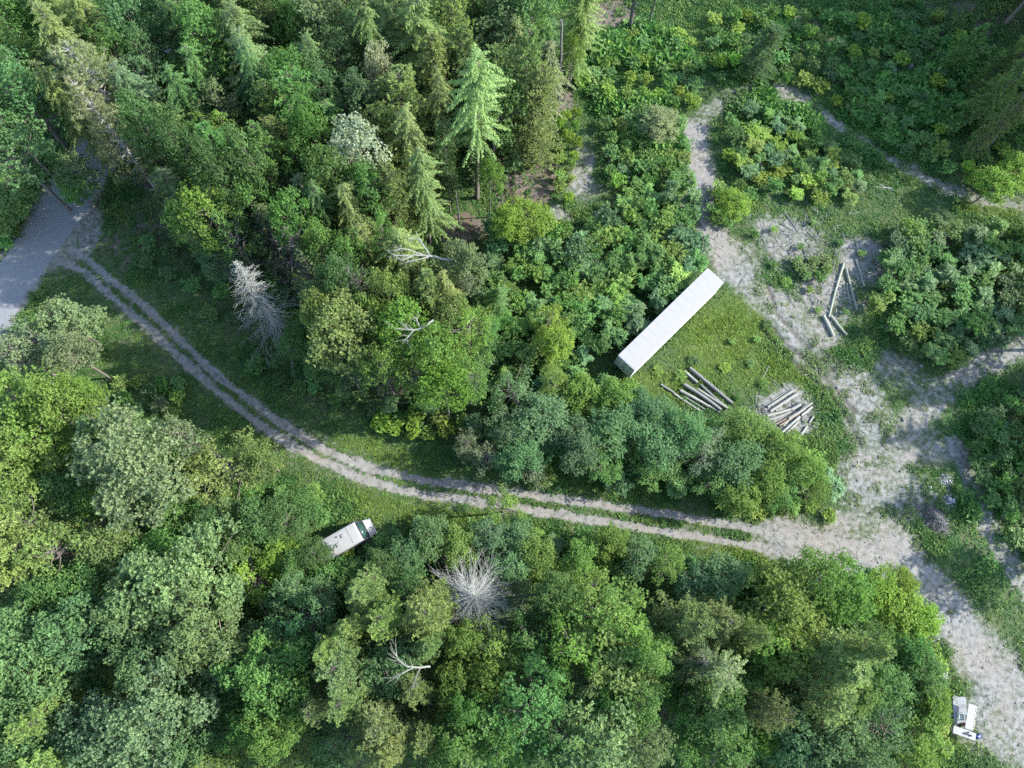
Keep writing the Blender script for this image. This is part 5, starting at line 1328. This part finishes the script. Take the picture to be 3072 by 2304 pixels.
for k in range(46):                                     # the thin tail of sticks towards the upper left
    f = RNG.random(); p = np.array([-(18 + 42 * f) * bs, (28 + 18 * f) * bs + RNG.normal(0, .25), RNG.uniform(.05, .25)]); a2 = RNG.normal(2.7, .5); l = RNG.uniform(.3, 1.1); d = np.array([math.cos(a2), math.sin(a2), 0]) * l / 2
    tw_.tube(np.array([p - d, p + RNG.normal(0, .03, 3), p + d]), [.018, .015, .008], 3, cap=False)
o = tw_.obj('twigs', M['dead'], bpile); o.color = (.27, .26, .265, 1); tag(o, kind='stuff')

# ---------------------------------------------------------------- the stand at the lower right: two white tables, chair, tarp, box
Z1 = lambda x, y: (2770 + .2732 * x, 1980 + .2732 * y)
def frame_of(pts, h):
    w = [at(*Z1(*p), h) for p in pts]; c = sum(w, Vector()) / 4; u = ((w[1] + w[2]) - (w[0] + w[3])) / 2; v = ((w[2] + w[3]) - (w[0] + w[1])) / 2
    return c, u, v
def table(pts, label, h=1.0):
    c, u, v = frame_of(pts, h); long_, short = (u, v) if u.length > v.length else (v, u); L, W = long_.length, short.length
    e = tag(empty('folding_table', on_ground(c), math.atan2(long_.y, long_.x)), label, 'table', 'white tables of the stand')
    bobj('tabletop', M['tableplastic'], e, lambda bm: bbox(bm, (0, 0, h - .03), (L, W, .05)), .02)
    for sx in (-1, 1):
        for sy in (-1, 1): bobj('leg', M['alu'], e, lambda bm: bcyl(bm, (sx * (L / 2 - .25), sy * (W / 2 - .12), (h - .05) / 2), .018, h - .06, 'Z', 8))
        bobj('cross_bar', M['alu'], e, lambda bm: bcyl(bm, (sx * (L / 2 - .25), 0, .3), .012, W - .24, 'Y', 6))
    return e, L, W, h
t1 = table([(505, 482), (575, 497), (545, 775), (455, 750)], 'long white table standing upright in the picture, with a ragged left edge')
t2 = table([(338, 730), (590, 800), (572, 898), (328, 792)], 'white table lying crosswise at the foot of the other, with small pots on it')
g = Geo()
for k in range(9): g.box((-t1[1] / 2 + .2 + k * (t1[1] - .4) / 8, t1[2] / 2 + .02 + .05 * (k % 2), t1[3] - .035), (.32, .16 + .1 * (k % 3 == 0), .02))
o = g.obj('paper_edge', M['tableplastic'], t1[0])
def pot(pxy, r, h, mat, name, label, zt):
    p = at(*Z1(*pxy), zt); p.z = t2[0].location.z + zt
    g = Geo(); k = 12; a = np.arange(k) * 6.2832 / k
    prof = [(0, .8), (h * .6, 1.0), (h, 1.0), (h, .8), (h * .7, .75)]
    ring = np.array([[(r * s * math.cos(q), r * s * math.sin(q), z) for q in a] for z, s in prof]); n = len(prof)
    i = np.arange(n - 1)[:, None] * k + np.arange(k)[None]; j = np.arange(n - 1)[:, None] * k + (np.arange(k)[None] + 1) % k
    g.add(ring.reshape(-1, 3), np.stack([i, j, j + k, i + k], -1).reshape(-1, 4)); g.add(np.vstack([ring[-1], ring[-1].mean(0)]), np.array([[q, (q + 1) % k, k, k] for q in range(k)]))
    tag(g.obj(name, M[mat], loc=p), label, 'pot', 'small dark pots on the white table')
for pxy, r, h, lab in (((462, 806), .11, .14, 'dark pot, leftmost of those on the crosswise table'), ((497, 797), .08, .12, 'dark pot, uppermost of those on the crosswise table'), ((520, 830), .1, .14, 'dark pot nearest the blue crate on the crosswise table'), ((492, 818), .06, .16, 'slim dark pot in the middle of those on the crosswise table')):
    pot(pxy, r, h, 'pot', 'pot', lab, t2[3])
p = on_ground(at(*Z1(600, 835)))
cr_ = tag(empty('crate', p, .5), 'bright blue crate on the grass at the right end of the crosswise table', 'crate')
bobj('crate_wall', M['blue'], cr_, lambda bm: [bbox(bm, (s * .24, 0, .2), (.03, .34, .32)) for s in (-1, 1)] + [bbox(bm, (0, s * .155, .2), (.45, .03, .32)) for s in (-1, 1)], .005)
bobj('crate_floor', M['blue'], cr_, lambda bm: bbox(bm, (0, 0, .03), (.5, .34, .04)))
bobj('folded_cloth', M['tableplastic'], cr_, lambda bm: bbox(bm, (0, 0, .24), (.3, .22, .16)), .04)
c, u, v = frame_of([(350, 398), (462, 420), (440, 500), (335, 490)], 0)
g = Geo(); kx, ky = 9, 9; U, W_ = np.meshgrid(np.linspace(-.5, .5, kx), np.linspace(-.5, .5, ky))
TX, TY = U * 1.35 * u.length, W_ * 2.8 - .9; HZ = .07 + .05 * fnoise(TX * 3, TY * 3, 1.2, 4)
vi = np.arange(81).reshape(9, 9); g.add(np.stack([TX, TY, HZ], -1), np.stack([vi[:-1, :-1], vi[:-1, 1:], vi[1:, 1:], vi[1:, :-1]], -1).reshape(-1, 4))
o = g.obj('tarp', M['mat'], loc=on_ground(c), rz=math.atan2(u.y, u.x)); tag(o, 'grey groundsheet spread on the grass left of the upright white table', 'tarp')
c, u, v = frame_of([(385, 580), (470, 585), (465, 690), (380, 660)], .5)
ch = tag(empty('camp_chair', on_ground(c), math.atan2(u.y, u.x) + 1.57), 'pale teal slatted chair standing between the groundsheet and the upright table', 'chair')
for k in range(3): bobj('seat_slat', M['teal'], ch, lambda bm: bbox(bm, (-.2 + k * .2, 0, .45), (.17, .62, .03)), .008)
for k in range(3): bobj('back_slat', M['teal'], ch, lambda bm: bbox(bm, (.42, -.21 + k * .21, .78), (.04, .18, .6)), .008)
for sx, sy in ((-1, -1), (-1, 1), (1, -1), (1, 1)): bobj('leg', M['teal'], ch, lambda bm: bbox(bm, (sx * .28, sy * .27, .22), (.05, .05, .43)), .006)
for s in (-1, 1): bobj('armrest', M['teal'], ch, lambda bm: bbox(bm, (.05, s * .36, .66), (.6, .1, .03)), .008)
p = on_ground(at(*Z1(432, 706)))
bx_ = tag(empty('cardboard_box', p, .3), 'small brown open box in the shade under the upright white table', 'box')
bobj('box_wall', M['brown'], bx_, lambda bm: [bbox(bm, (s * .19, 0, .15), (.015, .3, .3)) for s in (-1, 1)] + [bbox(bm, (0, s * .14, .15), (.365, .015, .3)) for s in (-1, 1)])
bobj('box_floor', M['brown'], bx_, lambda bm: bbox(bm, (0, 0, .01), (.38, .29, .02)))
c, u, v = frame_of([(228, 118), (276, 136), (258, 220), (212, 202)], .55)
wb = tag(empty('storage_box', on_ground(c), math.atan2(u.y, u.x)), 'small white lidded box at the edge of the bushes above the stand', 'box')
bobj('body', M['white'], wb, lambda bm: bbox(bm, (0, 0, .24), (u.length - .04, v.length - .04, .48)), .02)
bobj('lid', M['roofwhite'], wb, lambda bm: bbox(bm, (0, 0, .515), (u.length, v.length, .07)), .02)
for s in (-1, 1): bobj('handle', M['alu'], wb, lambda bm: bbox(bm, (0, s * (v.length / 2 - .005), .36), (.2, .03, .04)), .008)
# ---------------------------------------------------------------- labels: each plant is named by its look and by the landmark it stands nearest to
MARKS = [('the white trailer', 2000, 950), ('the motorhome', 1030, 1620), ('the pond', 1810, 650), ('the grey log pile', 2095, 1180), ('the split timber heap', 2370, 1240), ('the leaning dead conifer', 790, 930),
         ('the starburst dead conifer', 1425, 1790), ('the white fallen limb', 1300, 765), ('the road mouth', 230, 760), ('the long slanting log', 2520, 880), ('the stone heaps', 2850, 1470), ('the brush pile', 2800, 1560),
         ('the white tables', 2890, 2150), ('the white lidded box', 2835, 2025), ('the plumed pale pine', 300, 270), ('the tall bare trunk', 1890, 50), ('the tallest pale conifer', 1432, 330), ('the pine needle ground', 1560, 560),
         ('the pale sandy strip', 1750, 520), ('the sage bush', 1978, 375), ('the path bend', 2150, 300), ('the cut brush', 2430, 740), ('the lone log in grass', 2670, 1845), ('the thinning conifer', 2110, 2000), ('the forked dead limb', 1240, 2003),
         ('the lime bush', 760, 1730), ('the big sage tree', 415, 1390), ('the top left corner', 0, 0), ('the lower left corner', 0, 2304), ('the leaning trunk', 3010, 370), ('the bleached branches', 2640, 555), ('the lower timber', 2380, 1310), ('the track bend', 900, 1310), ('the gravel fork', 2650, 1620)]
MARKS = [(n, x / OV, y / OV) for n, x, y in MARKS]
def side(dx, dy):
    a = math.degrees(math.atan2(-dy, dx)) % 360
    return ['right of', 'upper right of', 'above', 'upper left of', 'left of', 'lower left of', 'below', 'lower right of'][int((a + 22.5) // 45) % 8]
ORD = ['nearest', 'second nearest', 'third nearest', 'fourth nearest', 'fifth nearest', 'sixth nearest', 'seventh nearest', 'eighth nearest', 'ninth nearest', 'tenth nearest', 'eleventh nearest', 'twelfth nearest', 'thirteenth nearest', 'fourteenth nearest', 'fifteenth nearest', 'sixteenth nearest']
def label_all(items):
    """items: (object, phrase, pixel x, y, group); a label shared by nobody"""
    buckets = {}
    for o, ph, x, y, grp in items:
        n, mx, my = min(MARKS, key=lambda m_: (m_[1] - x) ** 2 + (m_[2] - y) ** 2)
        buckets.setdefault((ph, n, side(x - mx, y - my)), []).append(((x - mx) ** 2 + (y - my) ** 2, o, grp))
    for (ph, n, s), L in buckets.items():
        L.sort(key=lambda q: q[0])
        for k, (d, o, grp) in enumerate(L):
            pre = '' if len(L) == 1 else (ORD[k] if k < 16 else 'farther') + ' '
            o['label'] = f'{pre}{ph} {s} {n}'; o['group'] = grp
it = []
for e, tn, nm, cat, (x, y) in ALLTREES:
    e['category'] = cat
    hh = e.scale[2]
    it.append((e, f'{tn} {nm}', x, y, f'{nm}s of the forest'))
for o, tn, kind, where, (x, y), hh in SMALL:
    o['category'] = kind
    it.append((o, f'{tn} {kind}', x, y, f'{kind}s {where}'))
label_all(it)
